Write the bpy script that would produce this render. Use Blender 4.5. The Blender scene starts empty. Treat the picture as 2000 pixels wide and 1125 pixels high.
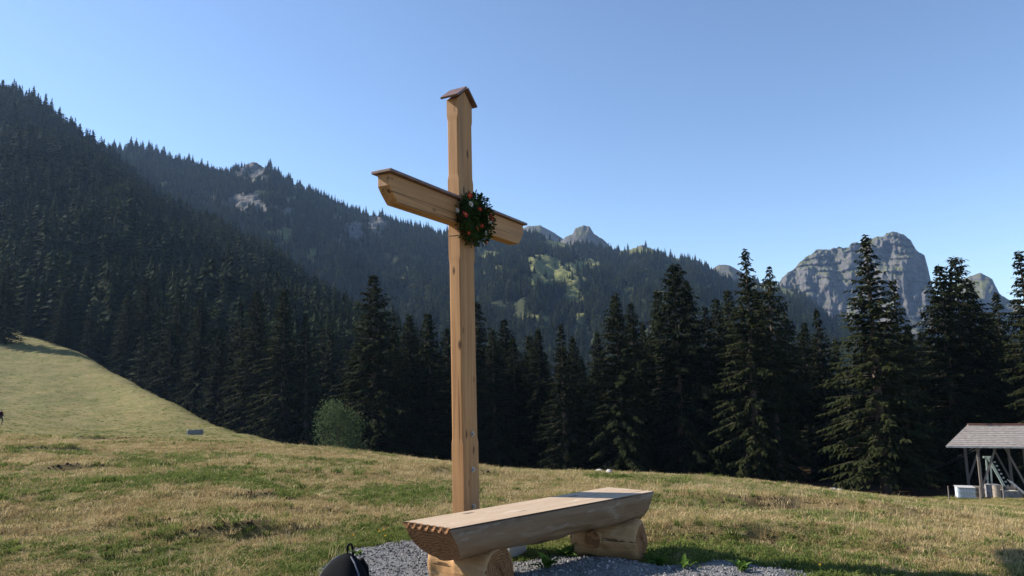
import bpy, bmesh, math, random
import numpy as np
from mathutils import Vector, Matrix

# ------------------------------------------------------------------ camera
CAM_H, FOC, PITCH, ROLL = 1.6, 1333.0, math.radians(7.05), math.radians(1.5)
SC = bpy.context.scene
COL = SC.collection
F_ = np.array([0, math.cos(PITCH), math.sin(PITCH)])
R0_ = np.array([1.0, 0, 0]); U0_ = np.array([0, -math.sin(PITCH), math.cos(PITCH)])
U_ = U0_*math.cos(ROLL) + R0_*math.sin(ROLL)
R_ = R0_*math.cos(ROLL) - U0_*math.sin(ROLL)
cam_d = bpy.data.cameras.new('camera'); cam = bpy.data.objects.new('camera', cam_d); COL.objects.link(cam)
cam_d.sensor_width = 36; cam_d.lens = 36*FOC/2000; cam_d.clip_start = .05; cam_d.clip_end = 20000
M = Matrix(((R_[0], U_[0], -F_[0], 0), (R_[1], U_[1], -F_[1], 0), (R_[2], U_[2], -F_[2], CAM_H), (0, 0, 0, 1)))
cam.matrix_world = M
SC.camera = cam

# ------------------------------------------------------------------ sky, sun, exposure
SUN_DIR = np.array([-.966, .259]); SUN_EL = math.radians(35)      # horizontal direction towards the sun
W = bpy.data.worlds.new('World'); SC.world = W; W.use_nodes = True
nt = W.node_tree; bg = nt.nodes['Background']
sky = nt.nodes.new('ShaderNodeTexSky'); sky.sky_type = 'NISHITA'; sky.sun_disc = False
sky.sun_elevation = SUN_EL; sky.sun_rotation = math.atan2(SUN_DIR[0], SUN_DIR[1])
sky.altitude = 1300; sky.air_density = 1.0; sky.dust_density = .25; sky.ozone_density = 2.5
nt.links.new(sky.outputs[0], bg.inputs[0]); bg.inputs[1].default_value = .11
sd = bpy.data.lights.new('sun', 'SUN'); sd.energy = 5.0; sd.angle = math.radians(.53); sd.color = (1, .93, .83)
sun = bpy.data.objects.new('sun', sd); COL.objects.link(sun)
sv = Vector((SUN_DIR[0]*math.cos(SUN_EL), SUN_DIR[1]*math.cos(SUN_EL), math.sin(SUN_EL)))
sun.rotation_euler = sv.to_track_quat('Z', 'Y').to_euler(); sun.location = (-40, 10, 60)
vs = SC.view_settings; vs.view_transform = 'Standard'; vs.look = 'None'; vs.gamma = 1; vs.exposure = .95
vs.use_curve_mapping = False
try:
    SC.cycles.use_denoising = True
    SC.cycles.volume_bounces = 1; SC.cycles.max_bounces = 8; SC.cycles.diffuse_bounces = 3
    SC.cycles.volume_max_steps = 64
except Exception: pass

# ------------------------------------------------------------------ pixel helpers (photo is 2000 x 1125)
CP = np.array([0, 0, CAM_H])
def ray(x, y):
    return F_ + R_*(x-1000)/FOC + U_*(562.5-y)/FOC
def onz(x, y, z):
    d = ray(x, y); return CP + d*((z-CAM_H)/d[2])
def at_r(x, y, r):                       # point on the pixel ray at horizontal range r
    d = ray(x, y); return CP + d*(r/math.hypot(d[0], d[1]))
def proj(P):
    v = np.asarray(P, float) - CP
    dpt = np.maximum(v @ F_, 1e-3)
    return 1000 + FOC*(v @ R_)/dpt, 562.5 - FOC*(v @ U_)/dpt
def az_of(x, y=880):
    d = ray(x, y); return math.atan2(d[0], d[1])

# ------------------------------------------------------------------ numpy noise
def _h(ix, iy, s):
    n = (ix.astype(np.int64)*374761393 + iy.astype(np.int64)*668265263 + s*1442695041) & 0xffffffff
    n = ((n ^ (n >> 13))*1274126177) & 0xffffffff
    n = n ^ (n >> 16)
    return (n & 0xffff)/65535.0
def vn(x, y, s=0):
    x = np.asarray(x, float); y = np.asarray(y, float)
    ix = np.floor(x); iy = np.floor(y); fx = x-ix; fy = y-iy
    fx = fx*fx*(3-2*fx); fy = fy*fy*(3-2*fy)
    a = _h(ix, iy, s); b = _h(ix+1, iy, s); c = _h(ix, iy+1, s); d = _h(ix+1, iy+1, s)
    return (a*(1-fx)+b*fx)*(1-fy) + (c*(1-fx)+d*fx)*fy
def fbm(x, y, s=0, o=4):
    t = 0; a = .5; n = 0
    for k in range(o):
        t = t + a*vn(x*2**k, y*2**k, s+k*17); n += a; a *= .5
    return t/n
def sst(a, b, x):
    t = np.clip((x-a)/(b-a), 0, 1); return t*t*(3-2*t)

# ------------------------------------------------------------------ object helpers
def tag(o, label=None, cat=None, group=None, kind=None):
    if label: o['label'] = label
    if cat: o['category'] = cat
    if group: o['group'] = group
    if kind: o['kind'] = kind
    return o
def empty(name, loc=(0, 0, 0), rz=0):
    o = bpy.data.objects.new(name, None); COL.objects.link(o); o.location = loc; o.rotation_euler = (0, 0, rz)
    o.empty_display_size = .1; return o
def mesh_from(name, V, Fs, smooth=False):
    m = bpy.data.meshes.new(name)
    m.from_pydata(np.asarray(V, float).tolist() if not isinstance(V, list) else V, [], Fs if isinstance(Fs, list) else Fs.tolist())
    m.update()
    if smooth: m.polygons.foreach_set('use_smooth', [True]*len(m.polygons))
    return m
def link(name, mesh, mat=None, parent=None, loc=None):
    o = bpy.data.objects.new(name, mesh); COL.objects.link(o)
    if mat is not None and not mesh.materials: mesh.materials.append(mat)
    if parent is not None: o.parent = parent
    if loc is not None: o.location = loc
    return o
class MB:
    def __init__(s): s.v = []; s.f = []
    def box(s, c, sz, rz=0, rot=None):
        m = rot if rot is not None else Matrix.Rotation(rz, 3, 'Z'); n = len(s.v)
        for k in range(8):
            p = m @ Vector((((k & 1)-.5)*sz[0], (((k >> 1) & 1)-.5)*sz[1], (((k >> 2) & 1)-.5)*sz[2]))
            s.v.append(tuple(p+Vector(c)))
        for q in ((0, 2, 3, 1), (4, 5, 7, 6), (0, 1, 5, 4), (2, 6, 7, 3), (0, 4, 6, 2), (1, 3, 7, 5)): s.f.append([n+i for i in q])
        return s
    def bar(s, a, b, w, h=None):             # a squared bar from a to b
        a = Vector(a); b = Vector(b); d = b-a
        q = d.to_track_quat('Z', 'Y').to_matrix()
        return s.box((a+b)/2, (w, h or w, d.length), rot=q)
    def tube(s, pts, rad, n=8, cap=True):
        pts = [Vector(p) for p in pts]; st = len(s.v)
        if not hasattr(rad, '__len__'): rad = [rad]*len(pts)
        for i, p in enumerate(pts):
            d = (pts[min(i+1, len(pts)-1)]-pts[max(i-1, 0)]).normalized()
            m = d.to_track_quat('Z', 'Y').to_matrix()
            for k in range(n):
                a = 2*math.pi*k/n; s.v.append(tuple(p + m @ Vector((math.cos(a)*rad[i], math.sin(a)*rad[i], 0))))
        for i in range(len(pts)-1):
            for k in range(n):
                a = st+i*n+k; b = st+i*n+(k+1) % n; s.f.append([a, b, b+n, a+n])
        if cap:
            s.f.append([st+k for k in range(n)][::-1]); e = st+(len(pts)-1)*n; s.f.append([e+k for k in range(n)])
        return s
    def rings(s, rings, cap=True):           # loft of equal rings
        st = len(s.v); n = len(rings[0])
        for r in rings: s.v += [tuple(p) for p in r]
        for i in range(len(rings)-1):
            for k in range(n):
                a = st+i*n+k; b = st+i*n+(k+1) % n; s.f.append([a, b, b+n, a+n])
        if cap:
            s.f.append([st+k for k in range(n)][::-1]); e = st+(len(rings)-1)*n; s.f.append([e+k for k in range(n)])
        return s
    def build(s, name, mat, parent=None, loc=None, smooth=False, bevel=0):
        o = link(name, mesh_from(name, s.v, s.f, smooth), mat, parent, loc)
        if bevel:
            b = o.modifiers.new('bevel', 'BEVEL'); b.width = bevel; b.segments = 2; b.limit_method = 'ANGLE'
        return o

# ------------------------------------------------------------------ materials
def srgb(r, g, b):
    f = lambda c: ((c/255+.055)/1.055)**2.4 if c > 10.3 else c/255/12.92
    return (f(r), f(g), f(b))
class NT:
    def __init__(s, name):
        s.m = bpy.data.materials.new(name); s.m.use_nodes = True; s.t = s.m.node_tree
        s.p = s.t.nodes['Principled BSDF']; s.out = s.t.nodes['Material Output']
    def n(s, ty, **kw):
        k = s.t.nodes.new(ty)
        for a, b in kw.items(): setattr(k, a, b)
        return k
    def l(s, a, b): s.t.links.new(a, b)
    def coord(s, kind='Object', scale=(1, 1, 1)):
        c = s.n('ShaderNodeTexCoord'); mp = s.n('ShaderNodeMapping'); mp.inputs['Scale'].default_value = scale
        s.l(c.outputs[kind], mp.inputs[0]); return mp.outputs[0]
    def pos(s, scale=(1, 1, 1)):
        g = s.n('ShaderNodeNewGeometry'); mp = s.n('ShaderNodeMapping'); mp.inputs['Scale'].default_value = scale
        s.l(g.outputs['Position'], mp.inputs[0]); return mp.outputs[0]
    def noise(s, v, scale, detail=4, rough=.55, dist=0):
        k = s.n('ShaderNodeTexNoise'); k.inputs['Scale'].default_value = scale; k.inputs['Detail'].default_value = detail
        k.inputs['Roughness'].default_value = rough; k.inputs['Distortion'].default_value = dist
        s.l(v, k.inputs['Vector']); return k.outputs['Fac']
    def ramp(s, f, stops):
        k = s.n('ShaderNodeValToRGB'); e = k.color_ramp.elements
        while len(e) < len(stops): e.new(.5)
        for q, (p, c) in zip(e, stops): q.position = p; q.color = (*c, 1) if len(c) == 3 else c
        s.l(f, k.inputs[0]); return k.outputs['Color']
    def mix(s, f, a, b, mode='MIX'):
        k = s.n('ShaderNodeMix', data_type='RGBA', blend_type=mode)
        for sock, v in ((k.inputs[0], f), (k.inputs[6], a), (k.inputs[7], b)):
            if hasattr(v, 'links'): s.l(v, sock)
            elif isinstance(v, (int, float)): sock.default_value = v
            else: sock.default_value = (*v, 1)
        return k.outputs[2]
    def math(s, op, a, b=0):
        k = s.n('ShaderNodeMath', operation=op)
        for sock, v in ((k.inputs[0], a), (k.inputs[1], b)):
            if hasattr(v, 'links'): s.l(v, sock)
            else: sock.default_value = v
        return k.outputs[0]
    def attr(s, name):
        k = s.n('ShaderNodeAttribute'); k.attribute_name = name; return k.outputs['Fac']
    def rnd(s): return s.n('ShaderNodeObjectInfo').outputs['Random']
    def bump(s, f, strength=.3, dist=.02):
        k = s.n('ShaderNodeBump'); k.inputs['Strength'].default_value = strength; k.inputs['Distance'].default_value = dist
        s.l(f, k.inputs['Height']); s.l(k.outputs[0], s.p.inputs['Normal'])
    def col(s, c, rough=.8, spec=.3, metal=0):
        if hasattr(c, 'links'): s.l(c, s.p.inputs['Base Color'])
        else: s.p.inputs['Base Color'].default_value = (*c, 1)
        s.p.inputs['Roughness'].default_value = rough; s.p.inputs['Specular IOR Level'].default_value = spec
        s.p.inputs['Metallic'].default_value = metal
        return s.m
def simple(name, c, rough=.7, spec=.3, metal=0, var=.25, scale=8, bump=0):
    k = NT(name); v = k.coord(); f = k.noise(v, scale, 5)
    d = tuple(x*(1-var) for x in c); e = tuple(min(1, x*(1+var)) for x in c)
    m = k.col(k.ramp(f, [(.3, d), (.7, e)]), rough, spec, metal)
    if bump: k.bump(k.noise(v, scale*4, 5), bump, .01)
    return m
def wood(name, light, dark, axis, scale=1, knots=True, streak=(.2, .14, .1), wear=None, bump=.25, rough=.65):
    k = NT(name); sc = [26*scale]*3; sc[axis] = 1.1*scale
    v = k.coord('Object', sc); g = k.noise(v, 1, 6, .6, .6)
    c = k.ramp(g, [(.3, dark), (.55, light), (.75, tuple(min(1, x*1.12) for x in light))])
    sf = [9*scale]*3; sf[axis] = .5*scale
    g2 = k.noise(k.coord('Object', sf), 1, 3)
    c = k.mix(k.math('MULTIPLY', k.ramp(g2, [(.5, (0, 0, 0)), (.75, (1, 1, 1))]), .5), c, streak)
    sl = [1.5]*3
    c = k.mix(k.math('MULTIPLY', k.noise(k.coord('Object', sl), 1.3, 3), .45), c, tuple(x*.75 for x in light))
    if knots:
        sk = [7*scale]*3; sk[axis] = 2.6*scale
        vo = k.n('ShaderNodeTexVoronoi'); vo.inputs['Scale'].default_value = 1; k.l(k.coord('Object', sk), vo.inputs['Vector'])
        kn = k.ramp(vo.outputs['Distance'], [(.07, (1, 1, 1)), (.15, (0, 0, 0))])
        c = k.mix(kn, c, tuple(x*.28 for x in dark))
    sq = [34*scale]*3; sq[axis] = .35*scale
    cr = k.noise(k.coord('Object', sq), 1, 2, .4)
    c = k.mix(k.ramp(cr, [(.685, (0, 0, 0)), (.71, (.85, .85, .85))]), c, tuple(x*.22 for x in dark))
    if wear:
        wsc = [9]*3; wsc[axis] = 2.6
        ws = k.noise(k.coord('Object', wsc), 1.3, 7, .68, .8)
        c = k.mix(k.ramp(ws, [(.54, (0, 0, 0)), (.68, (.6, .6, .6))]), c, wear)
        c = k.mix(k.ramp(k.noise(k.coord('Object', wsc), 2.7, 6, .7, .5), [(.58, (0, 0, 0)), (.72, (.55, .55, .55))]), c, tuple(x*.5 for x in dark))
    k.col(c, rough, .25); k.bump(g, bump, .004)
    return k.m

MAT = {}
MAT['post'] = wood('larch_post', (.45, .24, .10), (.28, .13, .05), 2)
MAT['beam'] = wood('larch_beam', (.45, .24, .10), (.28, .13, .05), 0)
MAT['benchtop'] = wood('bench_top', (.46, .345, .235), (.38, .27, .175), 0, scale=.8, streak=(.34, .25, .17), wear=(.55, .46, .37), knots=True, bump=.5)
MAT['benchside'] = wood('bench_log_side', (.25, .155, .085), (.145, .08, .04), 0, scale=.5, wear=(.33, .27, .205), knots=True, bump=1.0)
MAT['logskin'] = wood('peeled_log', (.46, .265, .115), (.24, .12, .048), 0, scale=.6, wear=(.58, .41, .235), bump=1.0)
MAT['cover'] = simple('brown_cover_board', (.15, .085, .065), .45, .4, var=.3, scale=12)
MAT['zinc'] = simple('zinc_bolt', (.45, .47, .5), .35, .5, .9, var=.1)
MAT['concrete'] = simple('grey_foundation', (.36, .35, .335), .9, .2, var=.2, scale=5, bump=.3)
MAT['wire'] = simple('tie_wire', (.25, .15, .07), .6, .3, .3)
def endgrain():
    k = NT('end_grain'); v = k.coord('Object')
    sep = k.n('ShaderNodeSeparateXYZ'); k.l(v, sep.inputs[0])
    w = k.n('ShaderNodeTexWave', wave_type='RINGS', rings_direction='X'); w.inputs['Scale'].default_value = 14
    w.inputs['Distortion'].default_value = 9; w.inputs['Detail'].default_value = 5
    k.l(v, w.inputs['Vector'])
    c = k.ramp(w.outputs['Fac'], [(.2, (.17, .08, .033)), (.8, (.31, .15, .063))])
    s = k.noise(k.coord('Object', (9, 16, 9)), 1.4, 8, .7, 1.5)
    c = k.mix(k.ramp(s, [(.52, (0, 0, 0)), (.68, (.8, .8, .8))]), c, (.06, .026, .012))
    k.col(c, .8, .2); k.bump(s, .6, .008); return k.m
MAT['endgrain'] = endgrain()

# ------------------------------------------------------------------ the ground's height
KN = {  # photo column -> (range, height)
 -1600: [(0, 0), (7.2, 0.000), (10, 0), (30, .3), (60, 2), (100, 8), (150, 20), (260, 50), (400, 70)],
 -600: [(0, 0), (7.2, 0.000), (10, 0), (25, -.2), (40, -.5), (60, -.5), (80, 1), (110, 4), (150, 11), (200, 22), (260, 38), (400, 60)],
 0: [(0, 0), (7.2, -0.006), (10, -.05), (20, -.15), (30, -.58), (45, -2.0), (70, -3.28), (99, -4.04), (130, -2), (160, 2.56), (200, 10.5), (235, 20), (260, 26), (400, 30)],
 150: [(0, 0), (7.2, -0.006), (10, -.05), (20, -.2), (30, -.74), (45, -2.3), (70, -3.7), (99, -4.56), (130, -2.9), (160, 1.6), (205, 11.8), (230, 10.5), (300, 10), (400, 10)],
 220: [(0, 0), (7.2, -0.006), (10, -.05), (20, -.22), (30, -.8), (45, -2.45), (70, -3.95), (95, -4.6), (130, -3.0), (150, .9), (177, 6.2), (198, 0), (230, -6), (400, -10)],
 300: [(0, 0), (7.2, -0.006), (10, -.05), (20, -.25), (30, -.9), (45, -2.6), (70, -4.2), (90, -4.7), (115, -2.8), (142, .5), (164, -6), (200, -12), (400, -16)],
 380: [(0, 0), (7.2, -0.006), (10, -.05), (20, -.28), (30, -.97), (45, -2.7), (68, -4.2), (90, -4.8), (114, -3.2), (134, -8.5), (200, -14), (400, -18)],
 450: [(0, 0), (7.2, -0.006), (10, -.05), (20, -.3), (30, -1.03), (45, -2.9), (65, -4.1), (92, -4.9), (112, -10), (200, -15), (400, -20)],
 600: [(0, 0), (7.2, -0.012), (10, -.1), (20, -.45), (28, -1.24), (40, -2.57), (52, -3.98), (70, -8), (100, -13), (400, -22)],
 800: [(0, 0), (7.2, -0.018), (10, -.15), (18, -.6), (25, -1.4), (30, -2.0), (45, -5.5), (70, -9.5), (100, -13), (400, -24)],
 1000: [(0, 0), (7.2, -0.024), (10, -.2), (16, -.65), (22, -1.44), (27, -2.1), (40, -5), (65, -9.5), (100, -13), (400, -25)],
 1200: [(0, 0), (7.2, -0.034), (10, -.28), (18, -1.1), (24, -1.95), (30, -2.86), (42, -5.6), (65, -10), (100, -13), (400, -25)],
 1400: [(0, 0), (7.2, -0.042), (10, -.35), (18, -1.3), (26, -2.5), (32, -3.5), (45, -6.6), (65, -10.5), (100, -14), (400, -25)],
 1700: [(0, 0), (7.2, -0.066), (10, -.55), (18, -2.0), (25, -3.2), (35, -4.9), (45, -6.9), (60, -10), (100, -14), (400, -25)],
 2000: [(0, 0), (7.2, -0.096), (10, -.8), (18, -2.45), (28, -4.5), (40, -6.8), (53, -9.3), (60, -10.6), (80, -13), (120, -16), (400, -26)],
 2600: [(0, 0), (7.2, -0.132), (10, -1.1), (20, -3.2), (40, -8), (60, -12), (80, -15), (400, -28)]}
_azs = np.array([az_of(k) for k in KN]); NA, NR = 721, 420
AZT = np.linspace(-math.pi, math.pi, NA); LRT = np.linspace(math.log(2), math.log(9000), NR)
_rk = np.exp(LRT)
def _edge(k, v):                           # heights were read along the view axis; towards the frame sides the range is longer
    c = max(.62, math.cos(az_of(k))); return [(r, z if r < 8 else CAM_H-(CAM_H-z)*c) for r, z in v]
_tab = np.array([np.interp(_rk, *zip(*_edge(k, v))) for k, v in KN.items()])
TAB = np.zeros((NA, NR))
for j in range(NR): TAB[:, j] = np.interp(AZT, _azs, _tab[:, j])
# on the left the crest of the side meadow comes nearer from column to column: blend the columns along that crest
_lc = [(0, 235), (150, 205), (220, 177), (300, 142), (380, 114), (450, 92), (600, 52)]
_la = np.array([az_of(p) for p, _ in _lc]); _lr = np.array([q for _, q in _lc], float); _lz = [list(zip(*_edge(p, KN[p]))) for p, _ in _lc]
def _unwarp(s, rc): return np.where(s <= 40, s, np.where(s <= 41, 40+(s-40)*(rc-40), rc+(s-41)*100))
for i in range(NA):
    if _la[0] <= AZT[i] <= _la[-1]:
        c = min(int(np.searchsorted(_la, AZT[i], 'right'))-1, len(_la)-2); t = (AZT[i]-_la[c])/(_la[c+1]-_la[c]); rc = _lr[c]*(1-t)+_lr[c+1]*t
        s_ = np.where(_rk <= 40, _rk, np.where(_rk <= rc, 40+(_rk-40)/(rc-40), 41+(_rk-rc)/100))
        TAB[i] = (1-t)*np.interp(_unwarp(s_, _lr[c]), *_lz[c]) + t*np.interp(_unwarp(s_, _lr[c+1]), *_lz[c+1])
def blur(T, ax, n):
    k = np.hanning(n+2)[1:-1]; k /= k.sum(); pad = [(0, 0), (0, 0)]; pad[ax] = (n//2, n//2)
    P = np.pad(T, pad, mode='edge'); out = 0
    for i in range(n):
        sl = [slice(None)]*2; sl[ax] = slice(i, i+T.shape[ax]); out = out + k[i]*P[tuple(sl)]
    return out
TAB = blur(blur(TAB, 0, 7), 1, 9)
_far = sst(math.log(420), math.log(1500), LRT)[None, :]
TAB = TAB*(1-_far) + (-26)*_far
# little scarps and hollows: photo pixel, half-width across (m), depth (m)
SCARPS = [(470, 1040, .7, .17), (330, 1025, .8, .07), (130, 915, .8, .13), (215, 862, 1.6, .15), (1570, 996, 1.8, .16), (1440, 1050, 1.3, .14),
          (900, 930, 1.6, .13), (560, 1000, .8, .07), (240, 1085, .5, .05), (480, 975, 1.0, .1),
          (80, 880, 1.2, .12), (1700, 1075, .6, .07), (640, 935, 1., .07), (1180, 1010, 1.0, .06), (1340, 985, 1.3, .08)]
def base_z(x, y):
    az = np.arctan2(x, y); r = np.maximum(np.hypot(x, y), 2.0)
    fa = (az+math.pi)/(2*math.pi)*(NA-1); fr = (np.log(r)-LRT[0])/(LRT[-1]-LRT[0])*(NR-1)
    ia = np.clip(fa.astype(int), 0, NA-2); ir = np.clip(fr.astype(int), 0, NR-2); ta = fa-ia; tr = np.clip(fr-ir, 0, 1)
    return (TAB[ia, ir]*(1-ta)+TAB[ia+1, ir]*ta)*(1-tr) + (TAB[ia, ir+1]*(1-ta)+TAB[ia+1, ir+1]*ta)*tr
def ground_pt(px, py):                    # first ground point seen through a photo pixel
    d = ray(px, py); d = d/math.hypot(d[0], d[1])
    rr = np.exp(np.linspace(math.log(2.5), math.log(600), 900))
    z = base_z(d[0]*rr, d[1]*rr); hit = np.nonzero(CAM_H+d[2]*rr < z)[0]
    r = rr[hit[0]] if len(hit) else 60.0
    return d[0]*r, d[1]*r
_sc = [(*ground_pt(a, b), w, dd) for a, b, w, dd in SCARPS]
def ground_z(x, y):
    x = np.asarray(x, float); y = np.asarray(y, float)
    z = base_z(x, y); r = np.hypot(x, y)
    n = sst(7, 14, r)
    z = z + (fbm(x/3.1, y/3.1, 3, 3)-.5)*(.03+.29*n) + (fbm(x/.8, y/.8, 9, 3)-.5)*(.07+.05*n)*(1-sst(40, 90, r)) + (fbm(x/17, y/17, 5, 3)-.5)*1.2*sst(60, 130, r) + (fbm(x/5, y/5, 6, 4)-.5)*.5*sst(40, 90, r)
    for sx, sy, w, dd in _sc:
        u = np.hypot(sx, sy); ex, ey = sx/u, sy/u
        t = (x-sx)*ex + (y-sy)*ey; s = (x-sx)*ey - (y-sy)*ex
        t = t + (vn(s*2.2+sx, 0*s+sy, 4)-.5)*w*.5
        m = np.exp(-(s/w)**2)
        z = z + dd*m*(.8*sst(-.10*w-.04, .10*w, t)*np.exp(-np.maximum(t, 0)/(w*1.2)) - .22*np.exp(-((t+.28*w)/(w*.25))**2))
    return z
def gz(x, y): return float(ground_z(np.array([x]), np.array([y]))[0])

# gravel bed round bench and cross, outline from the photo laid on the ground
_gp = [onz(a, b, 0)[:2] for a, b in ((520, 1250), (600, 1135), (650, 1095), (700, 1068), (770, 1056), (850, 1062), (1005, 1092), (1060, 1084), (1130, 1082), (1200, 1080), (1275, 1089), (1350, 1091), (1440, 1095), (1560, 1112), (1640, 1220), (1500, 1700), (700, 1700))]
GP = np.array(_gp)
def poly_sd(x, y, P):
    x = np.asarray(x, float); y = np.asarray(y, float); d = np.full(x.shape, 1e9); ins = np.zeros(x.shape, bool)
    for i in range(len(P)):
        ax, ay = P[i]; bx, by = P[(i+1) % len(P)]
        ex, ey = bx-ax, by-ay; t = np.clip(((x-ax)*ex+(y-ay)*ey)/(ex*ex+ey*ey), 0, 1)
        d = np.minimum(d, np.hypot(x-ax-t*ex, y-ay-t*ey))
        c = ((ay > y) != (by > y)); ins ^= c & (x < (bx-ax)*(y-ay)/((by-ay) if by != ay else 1e-9)+ax)
    return np.where(ins, d, -d)
def gravel_sd(x, y):
    return poly_sd(x, y, GP) + (fbm(np.asarray(x)*3, np.asarray(y)*3, 31, 3)-.5)*.42
GREEN = [(*ground_pt(a, b), w) for a, b, w in ((240, 955, 1.0), (510, 945, .8), (380, 945, 1.0), (640, 925, 1), (100, 965, .8), (550, 1085, .5), (250, 1080, .4), (60, 1075, .6), (1490, 1085, .8), (1400, 1110, .6), (1640, 1100, .7), (820, 960, .8), (1350, 1060, .6), (1800, 1000, 2.5), (1950, 1000, 3), (1500, 955, 4), (760, 1040, .5), (700, 1060, .4), (1060, 1060, .6), (1020, 1040, .5), (1310, 1090, .5))]
def greenness(x, y):
    g = fbm(np.asarray(x)/1.7, np.asarray(y)/1.7, 51, 4)
    g = sst(.40, .72, g)*.62 + (fbm(np.asarray(x)/.35, np.asarray(y)/.35, 77, 2)-.5)*.45
    for a, b, w in GREEN: g = g + .38*np.exp(-((x-a)**2+(y-b)**2)/w**2)
    r = np.hypot(x, y)
    sd_ = gravel_sd(x, y)
    g = g + .55*np.exp(-((sd_+.15)/.35)**2)
    return np.clip(g + .42*sst(30, 75, r), 0, 1)
def soilness(x, y):
    s = np.zeros(np.shape(x))
    for sx, sy, w, dd in _sc:
        u = math.hypot(sx, sy); ex, ey = sx/u, sy/u
        t = (x-sx)*ex + (y-sy)*ey; q = (x-sx)*ey - (y-sy)*ex
        s = s + min(.8, dd*4)*np.exp(-(q/(w*.7))**2 - ((t+.02*w)/(w*.16))**2)
    return np.clip(s*(.25+1.5*fbm(np.asarray(x)*4, np.asarray(y)*4, 15, 3)), 0, 1)

_fe = [(-1600, 250), (-600, 250), (0, 245), (150, 225), (220, 186), (300, 148), (380, 120), (450, 98), (600, 62), (800, 52), (1000, 50), (1400, 47), (1700, 47), (1850, 66), (2000, 74), (2600, 78)]
_fa = np.array([az_of(p) for p, _ in _fe]); _fr = np.array([q for _, q in _fe], float)
def floorness(x, y):
    r = np.hypot(x, y); e = np.interp(np.arctan2(x, y), _fa, _fr); return sst(-2, 4, r-e)*(np.asarray(y) > 0)
def set_attr(mesh, name, vals):
    a = mesh.attributes.new(name, 'FLOAT', 'POINT'); a.data.foreach_set('value', np.asarray(vals, np.float32))
def grid_faces(nu, nv, wrap=False):
    i = np.arange(nu if wrap else nu-1); j = np.arange(nv-1); I, J = np.meshgrid(i, j, indexing='ij'); I2 = (I+1) % nu
    return np.stack([I*nv+J, I*nv+J+1, I2*nv+J+1, I2*nv+J], -1).reshape(-1, 4)

def mat_meadow():
    k = NT('meadow_ground'); g = k.attr('green'); s = k.attr('soil')
    f = k.noise(k.pos(), 9, 6, .7); f2 = k.noise(k.pos(), 55, 4, .7); f3 = k.noise(k.pos(), 1.3, 5, .65)
    dry = k.ramp(f, [(.25, (.17, .112, .05)), (.5, (.285, .21, .098)), (.75, (.40, .31, .16))])
    gre = k.ramp(f, [(.25, (.075, .085, .022)), (.55, (.155, .155, .046)), (.8, (.24, .225, .08))])
    c = k.mix(g, dry, gre)
    c = k.mix(k.math('MULTIPLY', k.ramp(f3, [(.5, (0, 0, 0)), (.72, (1, 1, 1))]), .35), c, (.14, .115, .05))
    c = k.mix(k.ramp(f2, [(.35, (.55, .55, .55)), (.55, (0, 0, 0))]), c, (.06, .045, .02))
    f4 = k.noise(k.pos((1, 1, 1)), .35, 6, .7, .6)
    c = k.mix(k.ramp(f4, [(.4, (.5, .5, .5)), (.6, (0, 0, 0))]), c, (.115, .118, .04))
    c = k.mix(s, c, (.045, .027, .015))
    k.col(c, .95, .1); k.bump(f2, .9, .03); return k.m
def mat_far():
    k = NT('valley_floor'); return k.col((.05, .055, .03), .95, .1)
# ground sheet: fine in front of the camera, coarse behind it
a1 = np.radians(np.concatenate([np.arange(-180, -52, 4), np.arange(-52, 52, .16), np.arange(52, 180, 4)]))
rr = np.concatenate([[.3, 1.2], np.exp(np.linspace(math.log(2.2), math.log(330), 620)), np.exp(np.linspace(math.log(360), math.log(8000), 26))])
A, RR = np.meshgrid(a1, rr, indexing='ij'); X = np.sin(A)*RR; Y = np.cos(A)*RR; Z = ground_z(X, Y)
me = mesh_from('ground', np.stack([X, Y, Z], -1).reshape(-1, 3), grid_faces(len(a1), len(rr), True), True)
set_attr(me, 'green', greenness(X, Y).ravel()); set_attr(me, 'soil', np.maximum(soilness(X, Y), floorness(X, Y)).ravel())
ground = tag(link('meadow', me, mat_meadow()), kind='structure')

# gravel bed
def gravel_z(x, y):
    sd_ = gravel_sd(x, y)
    mound = .07*np.exp(-((x-.75)**2+(y-5.75)**2)/.35**2)
    return ground_z(x, y) + np.clip(sd_*.12, -.1, .035) + mound*sst(0, .2, sd_) + (fbm(x*9, y*9, 8, 2)-.5)*.02
gx = np.arange(-3.4, 3.8, .035); gy = np.arange(3.0, 8.2, .035); GX, GY = np.meshgrid(gx, gy, indexing='ij')
k = NT('gravel'); v = k.pos(); vo = k.n('ShaderNodeTexVoronoi'); vo.inputs['Scale'].default_value = 70; k.l(v, vo.inputs['Vector'])
c = k.mix(k.noise(v, 5, 4), (.095, .092, .09), (.155, .15, .145)); c = k.mix(.45, c, vo.outputs['Color'], 'SOFT_LIGHT')
c2 = k.n('ShaderNodeHueSaturation'); c2.inputs['Saturation'].default_value = .25; k.l(c, c2.inputs['Color'])
k.col(c2.outputs[0], .9, .2); k.bump(vo.outputs['Distance'], .8, .012); MAT['gravel'] = k.m
me = mesh_from('gravel_bed', np.stack([GX, GY, gravel_z(GX, GY)], -1).reshape(-1, 3), grid_faces(len(gx), len(gy)), True)
gravel = tag(link('gravel_bed', me, MAT['gravel']), kind='structure')
def top_z(x, y): return max(gz(x, y), float(gravel_z(np.array([x]), np.array([y]))[0]))

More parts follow.
